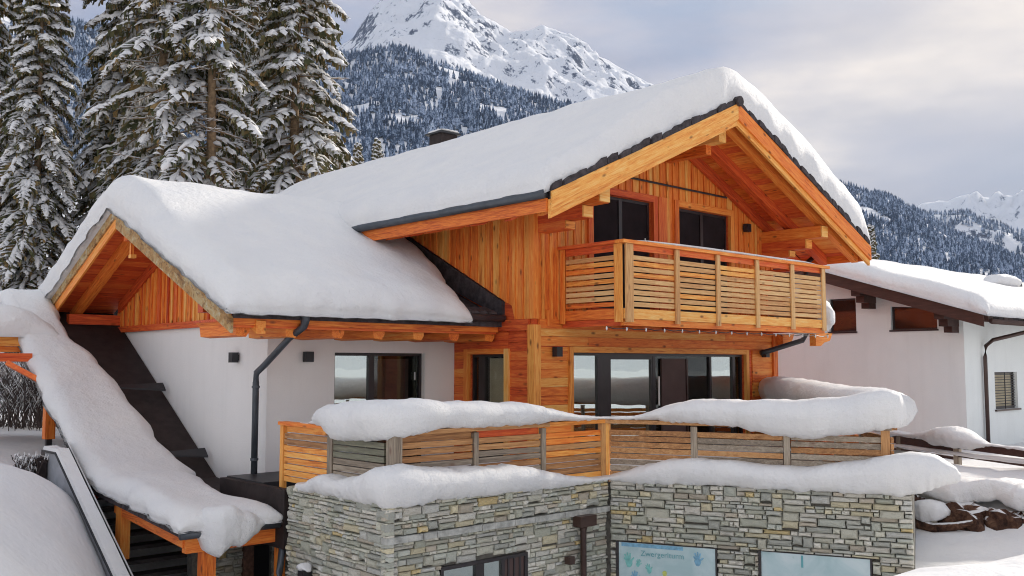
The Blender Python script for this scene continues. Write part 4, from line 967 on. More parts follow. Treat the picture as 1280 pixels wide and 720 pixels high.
# snow on the canopy
Lu, Lv = 1.75, 10.6; us = grid(Lu, .28, .14); vs = grid(Lv, .3, .17)
def xin(y):
    P_ = [(12.7, 7.05), (14.0, 6.75), (15.6, 6.95), (16.4, 7.22), (17.5, 7.03), (18.9, 6.9), (19.8, 6.76), (20.5, 6.5), (22, 6.5), (24, 6.5)]
    for (a, xa), (b, xb) in zip(P_, P_[1:]):
        if y <= b: return xa + (xb - xa) * smoothstep(max(0, (y - a) / (b - a)))
    return P_[-1][1]
def zcs(y):      # canopy profile with a softened kink
    y = min(y, 22.2); d = y - 16.66; return 2.95 + .33 * d + .255 * math.sqrt(d * d + .25) - .02
def f_can(u, v):
    y = YF - .20 + v; t = u / Lu; return (XO - .16 + t * (xin(y) - XO + .16), y, zcs(y) + .05)
snow_patch('canopy_snow', 'snow running down the sloping stair canopy to its gutter', us, vs, f_can, Lu, Lv, lambda u, v: .30 + .08 * smoothstep((v - 4) / 3) + .06 * fbm(v * .8, 2.1), r=.28, bulge=.07, seed=8.8, amp=.05, wob=.08)
# thinner lip of snow lying along the front, and on the inner strip
snow_patch('canopy_snow', 'thin drift of snow on the flat lower end of the stair canopy beside the stone wall', grid(1.6, .3, .16), grid(1.3, .3, .16),
           lambda u, v: (5.75 + u * .92, YF - .18 + v, zc_(YF - .2 + v) + .02), 1.6, 1.3, lambda u, v: .26 - .20 * smoothstep((u - .5) / .9), r=.28, bulge=.05, seed=3.8, wob=.1)
sweep('hanging_snow', 'lump of snow sagging over the front gutter of the stair canopy', [(5.85, 12.86, 0, -1, 2.60, 2.80, .05, .2), (5.95, 12.86, 0, -1, 2.42, 2.95, .18, .3), (6.12, 12.84, 0, -1, 2.30, 3.0, .24, .3), (6.28, 12.85, 0, -1, 2.46, 3.0, .24, .3), (6.45, 12.86, 0, -1, 2.44, 2.92, .22, .3), (6.62, 12.86, 0, -1, 2.50, 2.86, .18, .3), (6.8, 12.88, 0, -1, 2.64, 2.78, .10, .25), (7.0, 12.9, 0, -1, 2.68, 2.74, .04, .1)], amp=.06, seed=4, sub=6)
snow_patch('upper_canopy_snow', 'thick snow on the flat upper canopy at the left edge', grid(4.8, .4, .25), grid(4.2, .4, .25), lambda u, v: (1.4 + u, 20.56 + v, 5.54 + .12 * v), 4.8, 4.2,
           lambda u, v: .58 + .05 * fbm(u * .6, v * .6) - .25 * smoothstep((u - 4.0) / .8), r=.4, bulge=.08, seed=1.8, amp=.05)

# ================================================================== NEIGHBOUR HOUSE
nb = root('neighbour_house', 'white house with dark brown eaves and long snowy roof right of the chalet', 'house', (26, 10.67, 2.6))
NX, NY = 26.0, 10.67; RY, PN = 16.2, .32
ZN = 6.25 + PN * (RY - 9.75)
def zn(y): return ZN - PN * abs(y - RY)
w1, w2 = (13.70, 14.55, 5.95, 6.92), (11.36, 12.66, 5.96, 6.62)
# gable wall as strips round the windows
mb = MB(); ysn = [NY, 11.36, 12.66, 13.70, 14.55, RY, 21.6]
for a, b in zip(ysn, ysn[1:]):
    top = lambda y: zn(y) - .22
    o_ = next((q for q in (w1, w2) if abs(q[0] - a) < .01 and abs(q[1] - b) < .01), None)
    if o_:
        mb.box(NX, NX + .25, a, b, 2.2, o_[2]); 
        mb.prism([(NX, a, min(o_[3], top(a) - .005)), (NX, b, min(o_[3], top(b) - .005)), (NX, b, top(b)), (NX, a, top(a))], (.25, 0, 0))
    else: mb.prism([(NX, a, 2.2), (NX, b, 2.2), (NX, b, top(b)), (NX, a, top(a))], (.25, 0, 0))
mb.build('gable_wall', 'plaster2', nb)
mb = MB(); wx = (27.92, 29.60, 3.76, 4.80)
wx = (27.95, 29.58, 3.74, 4.78)
mb.box(NX + .251, wx[0], NY + .001, NY + .25, 2.2, 6.2).box(wx[1], 48, NY + .001, NY + .25, 2.2, 6.2).box(wx[0], wx[1], NY + .001, NY + .25, 2.2, wx[2]).box(wx[0], wx[1], NY + .001, NY + .25, wx[3], 6.2)
mb.build('front_wall', 'plaster2', nb)
w = MB().box(wx[0], wx[1], NY + .10, NY + .14, wx[2], wx[2] + .05).box(wx[0], wx[0] + .06, NY + .10, NY + .14, wx[2] + .05, wx[3] - .05).box(wx[1] - .06, wx[1], NY + .10, NY + .14, wx[2] + .05, wx[3] - .05).box(wx[0], wx[1], NY + .10, NY + .14, wx[3] - .05, wx[3]).build('window', 'frame', nb)
box('pane', 'curtain', w, wx[0] + .06, wx[1] - .06, NY + .16, NY + .17, wx[2], wx[3])
for k in range(13): box('grille_bar', 'black', w, wx[0] + .06, wx[1] - .06, NY + .05, NY + .07, wx[2] + .06 + k * .075, wx[2] + .08 + k * .075)
box('grille_bar', 'black', w, (wx[0] + wx[1]) / 2 - .015, (wx[0] + wx[1]) / 2 + .015, NY + .03, NY + .048, wx[2], wx[3])
box('sill', 'metalbrown', w, wx[0] - .06, wx[1] + .1, NY - .05, NY + .09, wx[2] - .05, wx[2] - .003)
for q in (w1, w2):
    w = MB().box(NX + .10, NX + .15, q[0], q[1], q[2], q[2] + .04).box(NX + .10, NX + .15, q[0], q[0] + .05, q[2] + .04, q[3]).box(NX + .10, NX + .15, q[1] - .05, q[1], q[2] + .04, q[3]).box(NX + .10, NX + .15, q[0] + .05, q[1] - .05, q[3] - .05, q[3]).build('window', 'frame', nb)
    box('pane', M['glassmid'], w, NX + .12, NX + .126, q[0] + .05, q[1] - .05, q[2] + .04, q[3] - .05); box('room', 'inside', w, NX + .20, NX + .23, q[0] - .3, q[1] + .3, q[2] - .3, q[3] + .3)
    box('sill', 'darkbrowny', w, NX - .05, NX + .09, q[0] - .03, q[1] + .03, q[2] - .05, q[2] - .003) if False else box('sill', 'frame', w, NX - .05, NX + .09, q[0] - .03, q[1] + .03, q[2] - .05, q[2] - .003)
    box('window_reveal', 'plaster2', w, NX + .152, NX + .199, q[1], q[1] + .05, q[2], q[3])
for a, b in ((9.75, RY), (RY, 22.6)): MB().prism([(NX - 1.05, a, zn(a)), (NX - 1.05, b, zn(b)), (NX - 1.05, b, zn(b) - .18), (NX - 1.05, a, zn(a) - .18)], (24, 0, 0)).build('roof', 'darkbrown', nb)
MB().prism([(NX - 1.10, 9.72, zn(9.72) + .03), (NX - 1.10, RY, zn(RY) + .03), (NX - 1.10, RY, zn(RY) - .32), (NX - 1.10, 9.72, zn(9.72) - .30)], (.045, 0, 0)).build('bargeboard', 'darkbrown', nb)
for k, yb_ in enumerate((10.9, 13.2, 15.8)):
    z_ = zn(yb_) - .20
    box('purlin', 'darkbrown', nb, NX - .95, NX, yb_ - .13, yb_ + .13, z_ - .24, z_ - .02); box('corbel', 'darkbrown', nb, NX - .70, NX, yb_ - .12, yb_ + .12, z_ - .42, z_ - .242); box('corbel', 'darkbrown', nb, NX - .42, NX, yb_ - .11, yb_ + .11, z_ - .58, z_ - .422)
x = NX - .95
while x < 44:
    MB().prism([(x, 9.66, zn(9.75) - .16), (x + .30, 9.66, zn(9.75) - .16), (x + .30, 9.66, zn(9.75) + .0), (x + .16, 9.66, zn(9.75) + .09), (x, 9.66, zn(9.75) + .02)], (0, .4, .13)).build('roof_tile', random.choice(['tile', 'darkbrown']), nb); x += .34
MB().tube([(NX - .9, 9.60, 6.08), (46, 9.60, 6.08)], .07, 8).build('gutter', 'metalbrown', nb, True)
MB().tube([(28.1, 9.60, 6.05), (28.05, 9.66, 5.92), (27.35, 10.45, 5.66), (27.12, 10.55, 5.50), (27.12, 10.58, 5.2), (27.12, 10.58, 2.5)], .055, 8).build('downpipe', 'metalbrown', nb, True)
box('roof_vent', 'black', nb, 36.6, 37.2, 13.1, 13.5, 7.65, 8.02)
Lu, Lv = 23.9, 6.75
snow_patch('neighbour_roof_snow', 'bright smooth snow covering the long roof of the neighbouring white house', grid(Lu, .4, .5), grid(6.9 + 6, .4, .35), lambda u, v: (NX - 1.2 + u, 9.62 + v, zn(9.62 + v) + .012), Lu, 12.9,
           lambda u, v: .50 + .05 * fbm(u * .3, v * .4), r=.4, bulge=.09, seed=6.6, amp=.05, ftop=lambda u, v: PN * abs(9.62 + v - RY) - PN * math.sqrt((9.62 + v - RY) ** 2 + .3))
sweep('vent_snow', 'small heap of snow beside the roof vent of the neighbouring house', [(34.3, 13.2, 0, -1, 7.75, 7.8, .1, .1), (34.8, 13.2, 0, -1, 7.72, 8.12, .35, .35), (35.8, 13.2, 0, -1, 7.72, 8.16, .4, .4), (36.5, 13.2, 0, -1, 7.75, 8.10, .35, .35), (36.6, 13.2, 0, -1, 7.8, 8.0, .1, .1)])

# ================================================================== GROUND
CP = np.array([(0,0,2.6),(2.9,10.7,2.4),(2.9,12,2.92),(3.0,13,3.12),(3.3,14,3.22),(2.6,9,2.0),(1.6,12,3.2),(.6,14,3.4),(0,10,2.6),(4.2,12,1.9),(4.5,14,2.5),(4.8,16,3.3),(4.5,19,3.42),
 (4.2,15.9,3.45),(8,33,3.4),(5,25,3.4),(0,30,3.6),(7,9,.2),(9,9.4,.15),(11,9.4,.15),(12,7.8,.4),(6,11,.1),(5.9,12.5,0),(6.5,14,0),(6.2,9.5,.2),(5,10.5,1.0),(4.95,11.2,1.3),
 (8.2,4.9,2.95),(9.7,4.6,3.0),(11.2,4.05,3.0),(7,5,2.4),(13,3.5,3.0),(6,5,1.9),(5,6,1.5),(4,4,2),(3,6,1.7),(9,3,2.9),(11,1,2.9),(8.5,6.6,1.3),(10.3,6.3,1.5),(11.8,5.6,2.0),(13.6,5.4,2.15),(14,6,2.05),(15.4,6.5,2.15),(15.2,5,2.3),
 (13.6,7.5,2.0),(15,9,2.1),
 (16.1,7.9,2.2),(16.4,6.2,2.2),(16.6,4.6,2.25),(17.1,7.9,2.85),(17.4,6.3,2.9),(17.6,4.6,2.95),(18.3,7.7,2.9),(18,9,2.9),(16.6,10,2.6),(20,8,2.95),(22,9,2.9),(26,10.6,2.75),(26,14,2.75),(30,10,2.8),(26.5,12.2,2.75),(30,15,2.8),(20,14,2.8),(19,4,3.0),(22,4,3.1),
 (10,20,2.9),(15,25,3.2),(20,30,3.8),(10,40,5),(-5,40,5),(20,45,6),(40,40,7),(60,20,4),(60,0,3),(30,-10,2.5),(0,-20,2.5),(-20,0,2.6),(-20,20,3.2),(7.6,18,2.2),(6.6,18,2.2),(6.6,20,3.3),(7.5,22,3.3)], float)
def fit_rbf(cp, eps=.02):
    d = np.hypot(cp[:, None, 0] - cp[None, :, 0], cp[:, None, 1] - cp[None, :, 1]); n = len(cp)
    A = np.zeros((n + 1, n + 1)); A[:n, :n] = -d - eps * np.eye(n); A[:n, n] = 1; A[n, :n] = 1
    return np.linalg.solve(A, np.append(cp[:, 2], 0))
RW = fit_rbf(CP)
def gz(x, y):
    x = np.atleast_1d(np.asarray(x, float)); y = np.atleast_1d(np.asarray(y, float))
    z = np.full(x.shape, RW[-1])
    for (px, py, _), w in zip(CP, RW[:-1]): z -= w * np.sqrt((x - px) ** 2 + (y - py) ** 2 + .12)
    far = np.clip((np.hypot(x, y) - 45) / 80, 0, 1); return z * (1 - far) + 4.0 * far
a = [-6.0]
g = .22
mid = list(np.arange(-6, 32, .26)); lo = []; hi = []
st_, x = .26, -6.0
while x > -7000: st_ *= 1.19; x -= st_; lo.append(x)
st_, x = .26, mid[-1]
while x < 7000: st_ *= 1.19; x += st_; hi.append(x)
ax_ = np.array(lo[::-1] + mid + hi)
GX, GY = np.meshgrid(ax_, ax_ + 2, indexing='ij'); GZ = gz(GX.ravel(), GY.ravel()).reshape(GX.shape)
trench = (GX > 5.36) & (GX < 7.9) & (GY > 12.9) & (GY < 19.1); GZ[trench] = np.minimum(GZ[trench], (3.45 - .585 * (19.0 - GY[trench])) - .45)
near = (np.hypot(GX - 8, GY - 8) < 40)
for i, j in zip(*np.nonzero(near)): GZ[i, j] += .08 * fbm(GX[i, j] * .6, GY[i, j] * .6, .3) + .03 * fbm(GX[i, j] * 1.3, GY[i, j] * 1.3, 2.3) + .012 * fbm(GX[i, j] * 2.4, GY[i, j] * 2.4, 4)
n = len(ax_); me = bpy.data.meshes.new('ground')
idx = np.arange(n * n).reshape(n, n); F = np.stack([idx[:-1, :-1], idx[1:, :-1], idx[1:, 1:], idx[:-1, 1:]], -1).reshape(-1, 4)
def np_mesh(name, V, F, mat, smooth=True):
    me = bpy.data.meshes.new(name); F = np.asarray(F); k = F.shape[1]
    me.vertices.add(len(V)); me.vertices.foreach_set('co', np.asarray(V, np.float32).ravel())
    me.loops.add(F.size); me.loops.foreach_set('vertex_index', F.ravel().astype(np.int32))
    me.polygons.add(len(F)); me.polygons.foreach_set('loop_start', np.arange(0, F.size, k, dtype=np.int32))
    me.polygons.foreach_set('use_smooth', np.full(len(F), smooth)); me.update(calc_edges=True); me.validate()
    me.materials.append(M[mat]); return me
def link(name, me, **t):
    o = bpy.data.objects.new(name, me); C.objects.link(o)
    for k, v in t.items(): o[k] = v
    return o
link('snowy_ground', np_mesh('snowy_ground', np.stack([GX, GY, GZ], -1).reshape(-1, 3), F, 'ground'), kind='structure')

# ================================================================== MOUNTAINS AND FORESTED HILLS
def hill(name, az, tn, prof, mat, naz, rough, seed, label=None, steps=60, crestn=.0, rscale=.004):
    """az/tn: crest azimuth (deg) and slope seen from the valley; prof: (distance, height fraction) from foot to crest and behind"""
    A = np.linspace(az[0], az[-1], naz); T = np.interp(A, az, tn)
    pr = np.array(prof, float); rr_ = np.interp(np.linspace(0, 1, steps), np.linspace(0, 1, len(pr)), pr[:, 0]); hf = np.interp(rr_, pr[:, 0], pr[:, 1])
    rc = pr[np.argmax(pr[:, 1]), 0]; V = np.zeros((naz, steps, 3)); 
    for i, a in enumerate(A):
        ca, sa = math.cos(R(a)), math.sin(R(a)); zc = 5 + T[i] * rc
        for j, (r__, h__) in enumerate(zip(rr_, hf)):
            x, y = r__ * ca, r__ * sa; nz_ = mnoise.ridged_multi_fractal(Vector((x * rscale + seed, y * rscale, seed)), .9, 2.1, 6, 1.0, 2.0) - 1.1 if rough else 0
            env = min(1, h__ * 1.4) * (1 - .75 * math.exp(-((h__ - 1) ** 2) / .002) if h__ > .9 else 1)
            z = 4 + (zc - 4) * h__ + rough * nz_ * env + crestn * fbm(x * .01, y * .01, seed) * env
            V[i, j] = (x, y, z)
    ix = np.arange(naz * steps).reshape(naz, steps); F = np.stack([ix[:-1, :-1], ix[:-1, 1:], ix[1:, 1:], ix[1:, :-1]], -1).reshape(-1, 4)
    F = F[:, ::-1]
    link(name, np_mesh(name, V.reshape(-1, 3), F, mat), kind='structure')
    def zf(a, r__):
        i = (a - az[0]) / (az[-1] - az[0]) * (naz - 1); j = np.interp(r__, rr_, np.arange(steps))
        i0, j0 = int(min(i, naz - 2)), int(min(j, steps - 2)); fi, fj = i - i0, j - j0
        return (V[i0, j0, 2] * (1 - fi) + V[i0 + 1, j0, 2] * fi) * (1 - fj) + (V[i0, j0 + 1, 2] * (1 - fi) + V[i0 + 1, j0 + 1, 2] * fi) * fj
    return zf
prA = [(420, 0), (1000, .34), (1800, 1), (2100, 1.02), (2500, .9)]
prA = [(420, 0), (1000, .34), (1800, 1), (2300, .9)]
hA = hill('forested_hill', [32, 38, 39.9, 42.8, 44.7, 47.6, 51.6, 54.5, 57.4, 65, 72.2, 76.5, 82, 92], [.16, .232, .246, .268, .276, .289, .315, .333, .324, .325, .326, .333, .34, .33], prA, 'mountain', 150, 0, 2.2, crestn=25)
hill('rocky_mountain', [33, 36.5, 38.9, 40.3, 42.2, 44.2, 45.7, 47.6, 48.6, 49.6, 50.6, 52.6, 54.5, 56, 57.4, 60.2, 66, 75, 90],
     [.20, .262, .292, .306, .329, .350, .361, .352, .362, .375, .392, .41, .402, .380, .343, .30, .26, .25, .25], [(1900, 0), (2300, .5), (3000, .78), (3600, 1), (4200, .7)], 'mountain', 420, 60, 5.5, steps=150, crestn=10, rscale=.0042)
prR = [(700, 0), (1100, .20), (1700, .60), (2400, 1), (3000, .8)]
hR = hill('forested_hill', [-4, 5, 12, 17.5, 19.3, 20.4, 23.1, 24.3, 25.9, 27.6, 29.7, 32.4, 38], [.04, .05, .065, .078, .094, .106, .128, .145, .165, .173, .188, .21, .23], prR, 'mountain', 120, 0, 3.3, crestn=15)
prS = [(2500, 0), (2900, .5), (3400, 1), (3900, .8)]
hS = hill('forested_hill', [4, 12, 17.05, 19.2, 20.3, 21.9, 23.1, 24.3, 28, 34], [.07, .09, .103, .119, .131, .144, .142, .147, .162, .17], prS, 'mountain', 80, 60, 7.3, crestn=20)
hill('distant_mountain', [0, 8, 16.9, 19.1, 20.7, 21.8, 23, 26.4, 34], [.15, .16, .160, .156, .155, .161, .153, .148, .15], [(4700, 0), (5500, .6), (6300, 1), (6700, .8)], 'mountain', 160, 150, 9.1, steps=60, rscale=.003)

hill('unseen_fill_hill', [100, 120, 150, 180, 210, 240, 270, 300, 330, 352], [.30, .34, .30, .36, .33, .38, .34, .30, .22, .08], [(160, 0), (500, .35), (1100, 1), (1600, .9)], 'ground', 90, 0, 11.3, crestn=20)  # unseen slope behind the camera, added for fill light on walls and window reflections
# the woods on those hills: one mass of small snow-dusted conifers per hill
def tree_unit(rs):
    v, f = [], []; sides = 7
    for t, (z0_, z1_, r_) in enumerate(((.06, .52, .20), (.30, .78, .145), (.55, 1.0, .09))):
        b = len(v)
        for k in range(sides):
            a = 2 * math.pi * k / sides + t * .4; q = r_ * rs.uniform(.65, 1.25); v.append((q * math.cos(a), q * math.sin(a), z0_ + rs.uniform(-.05, .05)))
        v.append((0, 0, z1_))
        for k in range(sides): f.append((b + k, b + (k + 1) % sides, b + sides))
    return np.array(v), np.array(f)
UN = [tree_unit(random.Random(k)) for k in range(6)]
def wood_mass(name, zf, n, azr, rr_, label, hgt=(11, 22), pw=1.0, seed=1):
    g = np.random.default_rng(seed); Vs, Fs, k = [], [], 0
    for _ in range(n):
        a = g.uniform(*azr); r__ = rr_[0] + (rr_[1] - rr_[0]) * g.random() ** pw; x, y = r__ * math.cos(R(a)), r__ * math.sin(R(a))
        if fbm(x * .006, y * .006, seed) < -.42: continue
        h = g.uniform(*hgt); v, f = UN[int(g.integers(6))]; c, s_ = math.cos(r__), math.sin(r__)
        sx = h * g.uniform(.85, 1.15); vv = np.stack([(v[:, 0] * c - v[:, 1] * s_) * sx + x, (v[:, 0] * s_ + v[:, 1] * c) * sx + y, v[:, 2] * h + zf(a, r__) - .8], -1)
        Vs.append(vv); Fs.append(f + k); k += len(v)
    link(name, np_mesh(name, np.concatenate(Vs), np.concatenate(Fs), 'forest', False), kind='stuff', label=label, category='forest')
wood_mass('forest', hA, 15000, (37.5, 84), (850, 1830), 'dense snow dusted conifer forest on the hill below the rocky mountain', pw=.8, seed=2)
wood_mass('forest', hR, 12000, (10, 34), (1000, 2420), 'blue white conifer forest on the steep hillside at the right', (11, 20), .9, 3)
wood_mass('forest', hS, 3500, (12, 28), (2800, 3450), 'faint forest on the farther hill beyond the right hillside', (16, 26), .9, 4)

# ================================================================== SPRUCES NEAR THE HOUSE
def spruce_mesh(seed, H=28.0, Rm=3.6, base=.10, nb=210, sparse=0.0, droop=.55, snowy=.8):
    r = random.Random(seed); V = {'n': [], 's': [], 'b': []}; Fq = {'n': [], 's': [], 'b': []}
    def quad(key, a, b, c, d): k = len(V[key]); V[key] += [a, b, c, d]; Fq[key].append((k, k + 1, k + 2, k + 3))
    def tube(key, pts, rs, n=5, flat=1.0):
        base_ = len(V[key]); m_ = len(pts)
        for i, p in enumerate(pts):
            d = (pts[min(i + 1, m_ - 1)] - pts[max(i - 1, 0)]).normalized(); a = d.cross(Vector((0, 0, 1)))
            a = a.normalized() if a.length > .05 else Vector((1, 0, 0)); b = a.cross(d)
            for k in range(n): t = 2 * math.pi * k / n; V[key].append(p + a * math.cos(t) * rs[i] + b * math.sin(t) * rs[i] * flat)
        for i in range(m_ - 1):
            for k in range(n): Fq[key].append((base_ + i * n + k, base_ + i * n + (k + 1) % n, base_ + (i + 1) * n + (k + 1) % n, base_ + (i + 1) * n + k))
    tube('b', [Vector((.1 * math.sin(z * .3 + seed), .1 * math.cos(z * .27), z)) for z in np.linspace(-.5, H * .97, 12)], list(np.linspace(.30, .03, 12)), 9)
    for i in range(nb):
        t = base + (1 - base) * (i + r.random()) / nb; z = H * t
        if r.random() < sparse * (1 - smoothstep((t - .55) / .3)):
            if r.random() < .8:      # a dead, snow-lined branch instead of a green bough
                az = i * 2.399 + r.uniform(-.5, .5); d0 = Vector((math.cos(az), math.sin(az), 0)); l = r.uniform(1.0, 2.8); c0 = Vector((0, 0, z)); k1 = r.uniform(-.25, .3)
                pts = [c0 + d0 * l * q + Vector((0, 0, l * (k1 * q - .25 * q * q + .18 * q ** 3))) for q in (0, .25, .5, .75, 1)]
                tube('b', pts, [.035, .028, .02, .014, .006], 4); tube('s', [p + Vector((0, 0, .035)) for p in pts], [.01, .035, .038, .03, .01], 5, .8)
                for q in (1, 2, 3):
                    for sg in (-1, 1):
                        e = pts[q] + (d0 * .5 + Vector((-d0.y, d0.x, 0)) * sg * .6 + Vector((0, 0, r.uniform(-.3, .15)))) * r.uniform(.3, .8); tube('b', [pts[q], e], [.012, .004], 3); tube('s', [pts[q] + Vector((0, 0, .025)), (pts[q] + e) / 2 + Vector((0, 0, .03)), e], [.018, .022, .006], 4)
            continue
        Lb = Rm * (1 - t) ** .72 * r.uniform(.55, 1.2) + .25; az = i * 2.399 + r.uniform(-.5, .5)
        dirx, diry = math.cos(az), math.sin(az); up0 = .35 * smoothstep((t - .6) / .4) - .05; dr = droop * (1.15 - t) + r.uniform(-.22, .22)
        m_ = 9; sp = []
        for k in range(m_ + 1):
            q = k / m_; out_ = Lb * q * (1 - .12 * q); zz = z + Lb * (up0 * q - dr * q * q * .9 + .12 * max(0, q - .75) * 2)
            sp.append(Vector((dirx * out_ + .06 * math.sin(q * 9 + i), diry * out_ + .06 * math.cos(q * 8 + i), zz)))
        tube('b', [sp[0], sp[3], sp[6], sp[9]], [.045 * (1 - t) + .015, .03, .02, .008], 3)
        side = Vector((-diry, dirx, 0)); fw = Vector((dirx, diry, 0))
        wmax = (.16 + .26 * Lb) * r.uniform(.75, 1.2)
        for k in range(2, 2 * m_ + 1):
            q = k / (2 * m_); a_ = min(int(q * m_), m_ - 1); p = sp[a_].lerp(sp[a_ + 1], q * m_ - a_)
            if q < .2 and t < .7: continue
            ww = wmax * (math.sin(math.pi * min(1, .15 + q * .88)) ** .75) + .05
            for sgn in (-1, 1):
                l = ww * r.uniform(.55, 1.15); dv = (side * sgn * .8 + fw * r.uniform(.35, .8)).normalized(); dn = r.uniform(.35, 1.0)
                mid = p + dv * l * .55 + Vector((0, 0, -dn * l * .22)); tip = p + dv * l + Vector((0, 0, -dn * l * .75))
                for pa, pb in ((p, mid), (mid, tip)):      # needle fringe hanging under the branchlet
                    for _ in range(r.choice((1, 1, 2))):
                        f0, f1 = r.random() * .6, r.random() * .4 + .6; A_, B_ = pa.lerp(pb, f0), pa.lerp(pb, f1)
                        hg = Vector((r.uniform(-.05, .05), r.uniform(-.05, .05), -r.uniform(.07, .22))); quad('n', A_, B_, B_ + hg, (A_ + B_) / 2 + hg * 1.5)
                if r.random() < snowy:
                    w_ = r.uniform(.05, .12) + .035 * min(Lb, 2); n_ = dv.cross(Vector((0, 0, 1))).normalized() * w_; u = Vector((0, 0, .035 + .4 * w_))
                    A_ = p.lerp(mid, r.uniform(0, .5)); E_ = mid.lerp(tip, r.uniform(.3, 1)); kk = len(V['s'])
                    V['s'] += [A_ + u * .4, mid + n_, mid + u * 1.2, mid - n_, E_ + u * .3]; Fq['s'] += [(kk, kk + 1, kk + 2), (kk, kk + 2, kk + 3), (kk + 4, kk + 2, kk + 1), (kk + 4, kk + 3, kk + 2)]
        k = r.uniform(.6, 2.0)       # long uneven snow load along the bough, broken here and there
        while k < m_ - .6:
            e_ = min(m_ - .05, k + r.uniform(1.5, 6.0)); n_ = max(4, int((e_ - k) * 1.6) + 2)
            if r.random() < .9:
                pts = []; rs = []
                for q_ in range(n_):
                    u = k + (e_ - k) * q_ / (n_ - 1); a_ = int(min(u, m_ - 1)); pp = sp[a_].lerp(sp[a_ + 1], u - a_)
                    pw = min(1, math.sin(math.pi * (q_ + .3) / (n_ - .4)) * 1.5); pts.append(pp + Vector((r.uniform(-.05, .05), r.uniform(-.05, .05), .03 + .05 * pw + r.uniform(0, .03)))); rs.append((.04 + .105 * min(1, Lb / 2.0) * r.uniform(.45, 1.7)) * max(pw, .12))
                tube('s', pts, rs, 6, .6)
            k = e_ + r.uniform(.2, 1.2)
    out_ = {}
    for key, mat, nm in (('n', 'needle', 'crown'), ('s', 'snow', 'snow_load'), ('b', 'bark', 'trunk')):
        me = bpy.data.meshes.new(nm); me.from_pydata([tuple(v) for v in V[key]], [], Fq[key]); me.materials.append(M[mat])
        if key != 'n': me.polygons.foreach_set('use_smooth', [True] * len(me.polygons))
        me.update(); out_[nm] = me
    return out_
SPV = [spruce_mesh(11, 29, 4.2, .06, 300, 0, 1.05, .92), spruce_mesh(12, 30, 4.2, .10, 300, .50, .90, .9), spruce_mesh(13, 28, 3.9, .06, 300, .08, .85, .9), spruce_mesh(14, 20, 2.6, .04, 190, 0, .6, .95)]
def spruce(px_dir, dist, var, label, sc=1.0, rot=0.0, zb=None, group='snow laden spruces behind the chalet'):
    x, y = px_dir[0] * dist, px_dir[1] * dist; z = float(gz(x, y)[0]) - .2 if zb is None else zb
    t = root('spruce_tree', label, 'tree', (x, y, z), group); t.rotation_euler = (0, 0, rot); t.scale = (sc, sc, sc)
    for nm, me in SPV[var].items():
        o = bpy.data.objects.new(nm, me); C.objects.link(o); o.parent = t
    return t
T_ = [((.215, .977), 46, 0, .85, 'snowy spruce at the far left edge, partly outside the picture'),
      ((.268, .963), 44, 0, .70, 'spruce with heavy white boughs nearest the left edge above the canopy'),
      ((.345, .939), 46, 0, .93, 'spruce with long drooping white boughs left of the twin bare trunks'),
      ((.374, .927), 42, 1, 1.0, 'spruce with a reddish bare trunk, left one of the two bare trunks'),
      ((.414, .910), 41, 1, .95, 'spruce with a pale bare trunk and thin dead branches above the wing roof'),
      ((.448, .894), 54, 2, 1.05, 'dark dense spruce behind and between the bare trunks and the brown spruce'),
      ((.491, .871), 43, 2, 1.0, 'brownish sunlit spruce, rightmost of the tall ones beside the mountain')]
for k, (d, ds, v, sc2, lb) in enumerate(T_): spruce(d, ds, v, lb, sc2, k * 1.7)
for k, (px, ds, sc2, lb) in enumerate((((.545, .838), 95, 1.0, 'small pointed snowy spruce right of the tall spruces'), ((.562, .827), 110, 1.1, 'white frosted spruce standing between the tall spruces and the chimney'), ((.578, .816), 105, .85, 'low frosted spruce left of the chimney'),
                                    ((.592, .806), 118, 1.0, 'frosted spruce just left of the dark chimney'), ((.610, .792), 125, .95, 'frosted spruce directly behind the chimney'), ((.532, .847), 88, .9, 'young spruce partly hidden by the tall brownish spruce'))):
    spruce(px, ds, 3, lb, sc2, k * 2.1, 9.0 if ds > 100 else 7.0, 'young frosted spruces on the slope behind the roof')
spruce((.892, .452), 62, 3, 'snowy spruce top under the right verge of the main roof', .50, .4, 3.5, None)
spruce((.880, .475), 66, 3, 'snowy spruce peeping out under the beam ends of the right verge', .48, 2.4, 3.0, None)

# bare shrubs seen through the upper canopy opening
def shrub(x, y, h, label, seed):
    r = random.Random(seed); m_ = MB(); t = root('bare_shrub', label, 'shrub', (x, y, float(gz(x, y)[0]) - .05), 'bare shrubs beyond the canopy')
    sn = MB()
    for k in range(70):
        a = r.uniform(0, 6.28); l = h * r.uniform(.6, 1.1); lean = r.uniform(.05, .45); bx_, by_ = r.gauss(0, .2 * h), r.gauss(0, .2 * h); p = [Vector((x + bx_, y + by_, t.location.z)) + Vector((math.cos(a) * lean * l * q * (1 + .5 * q), math.sin(a) * lean * l * q * (1 + .5 * q), l * q * (1 - .18 * q))) + Vector((r.uniform(-.03, .03), r.uniform(-.03, .03), 0)) for q in (0, .3, .6, .85, 1)]
        m_.tube(p, [.010, .009, .007, .005, .003], 4)
        for b in range(4):
            q0 = p[r.randint(1, 3)]; a2 = a + r.uniform(-1.2, 1.2); e = q0 + Vector((math.cos(a2) * .3, math.sin(a2) * .3, .4)) * h * .35; m_.tube([q0, (q0 + e) / 2 + Vector((0, 0, .05)), e], [.008, .006, .003], 3)
            if r.random() < .6: sn.tube([q0 + Vector((0, 0, .02)), (q0 + e) / 2 + Vector((0, 0, .07)), e], [.010, .012, .005], 4)
    m_.build('stems', 'stem', t, kind='stuff'); sn.build('snow_on_twigs', 'snow', t, kind='stuff')
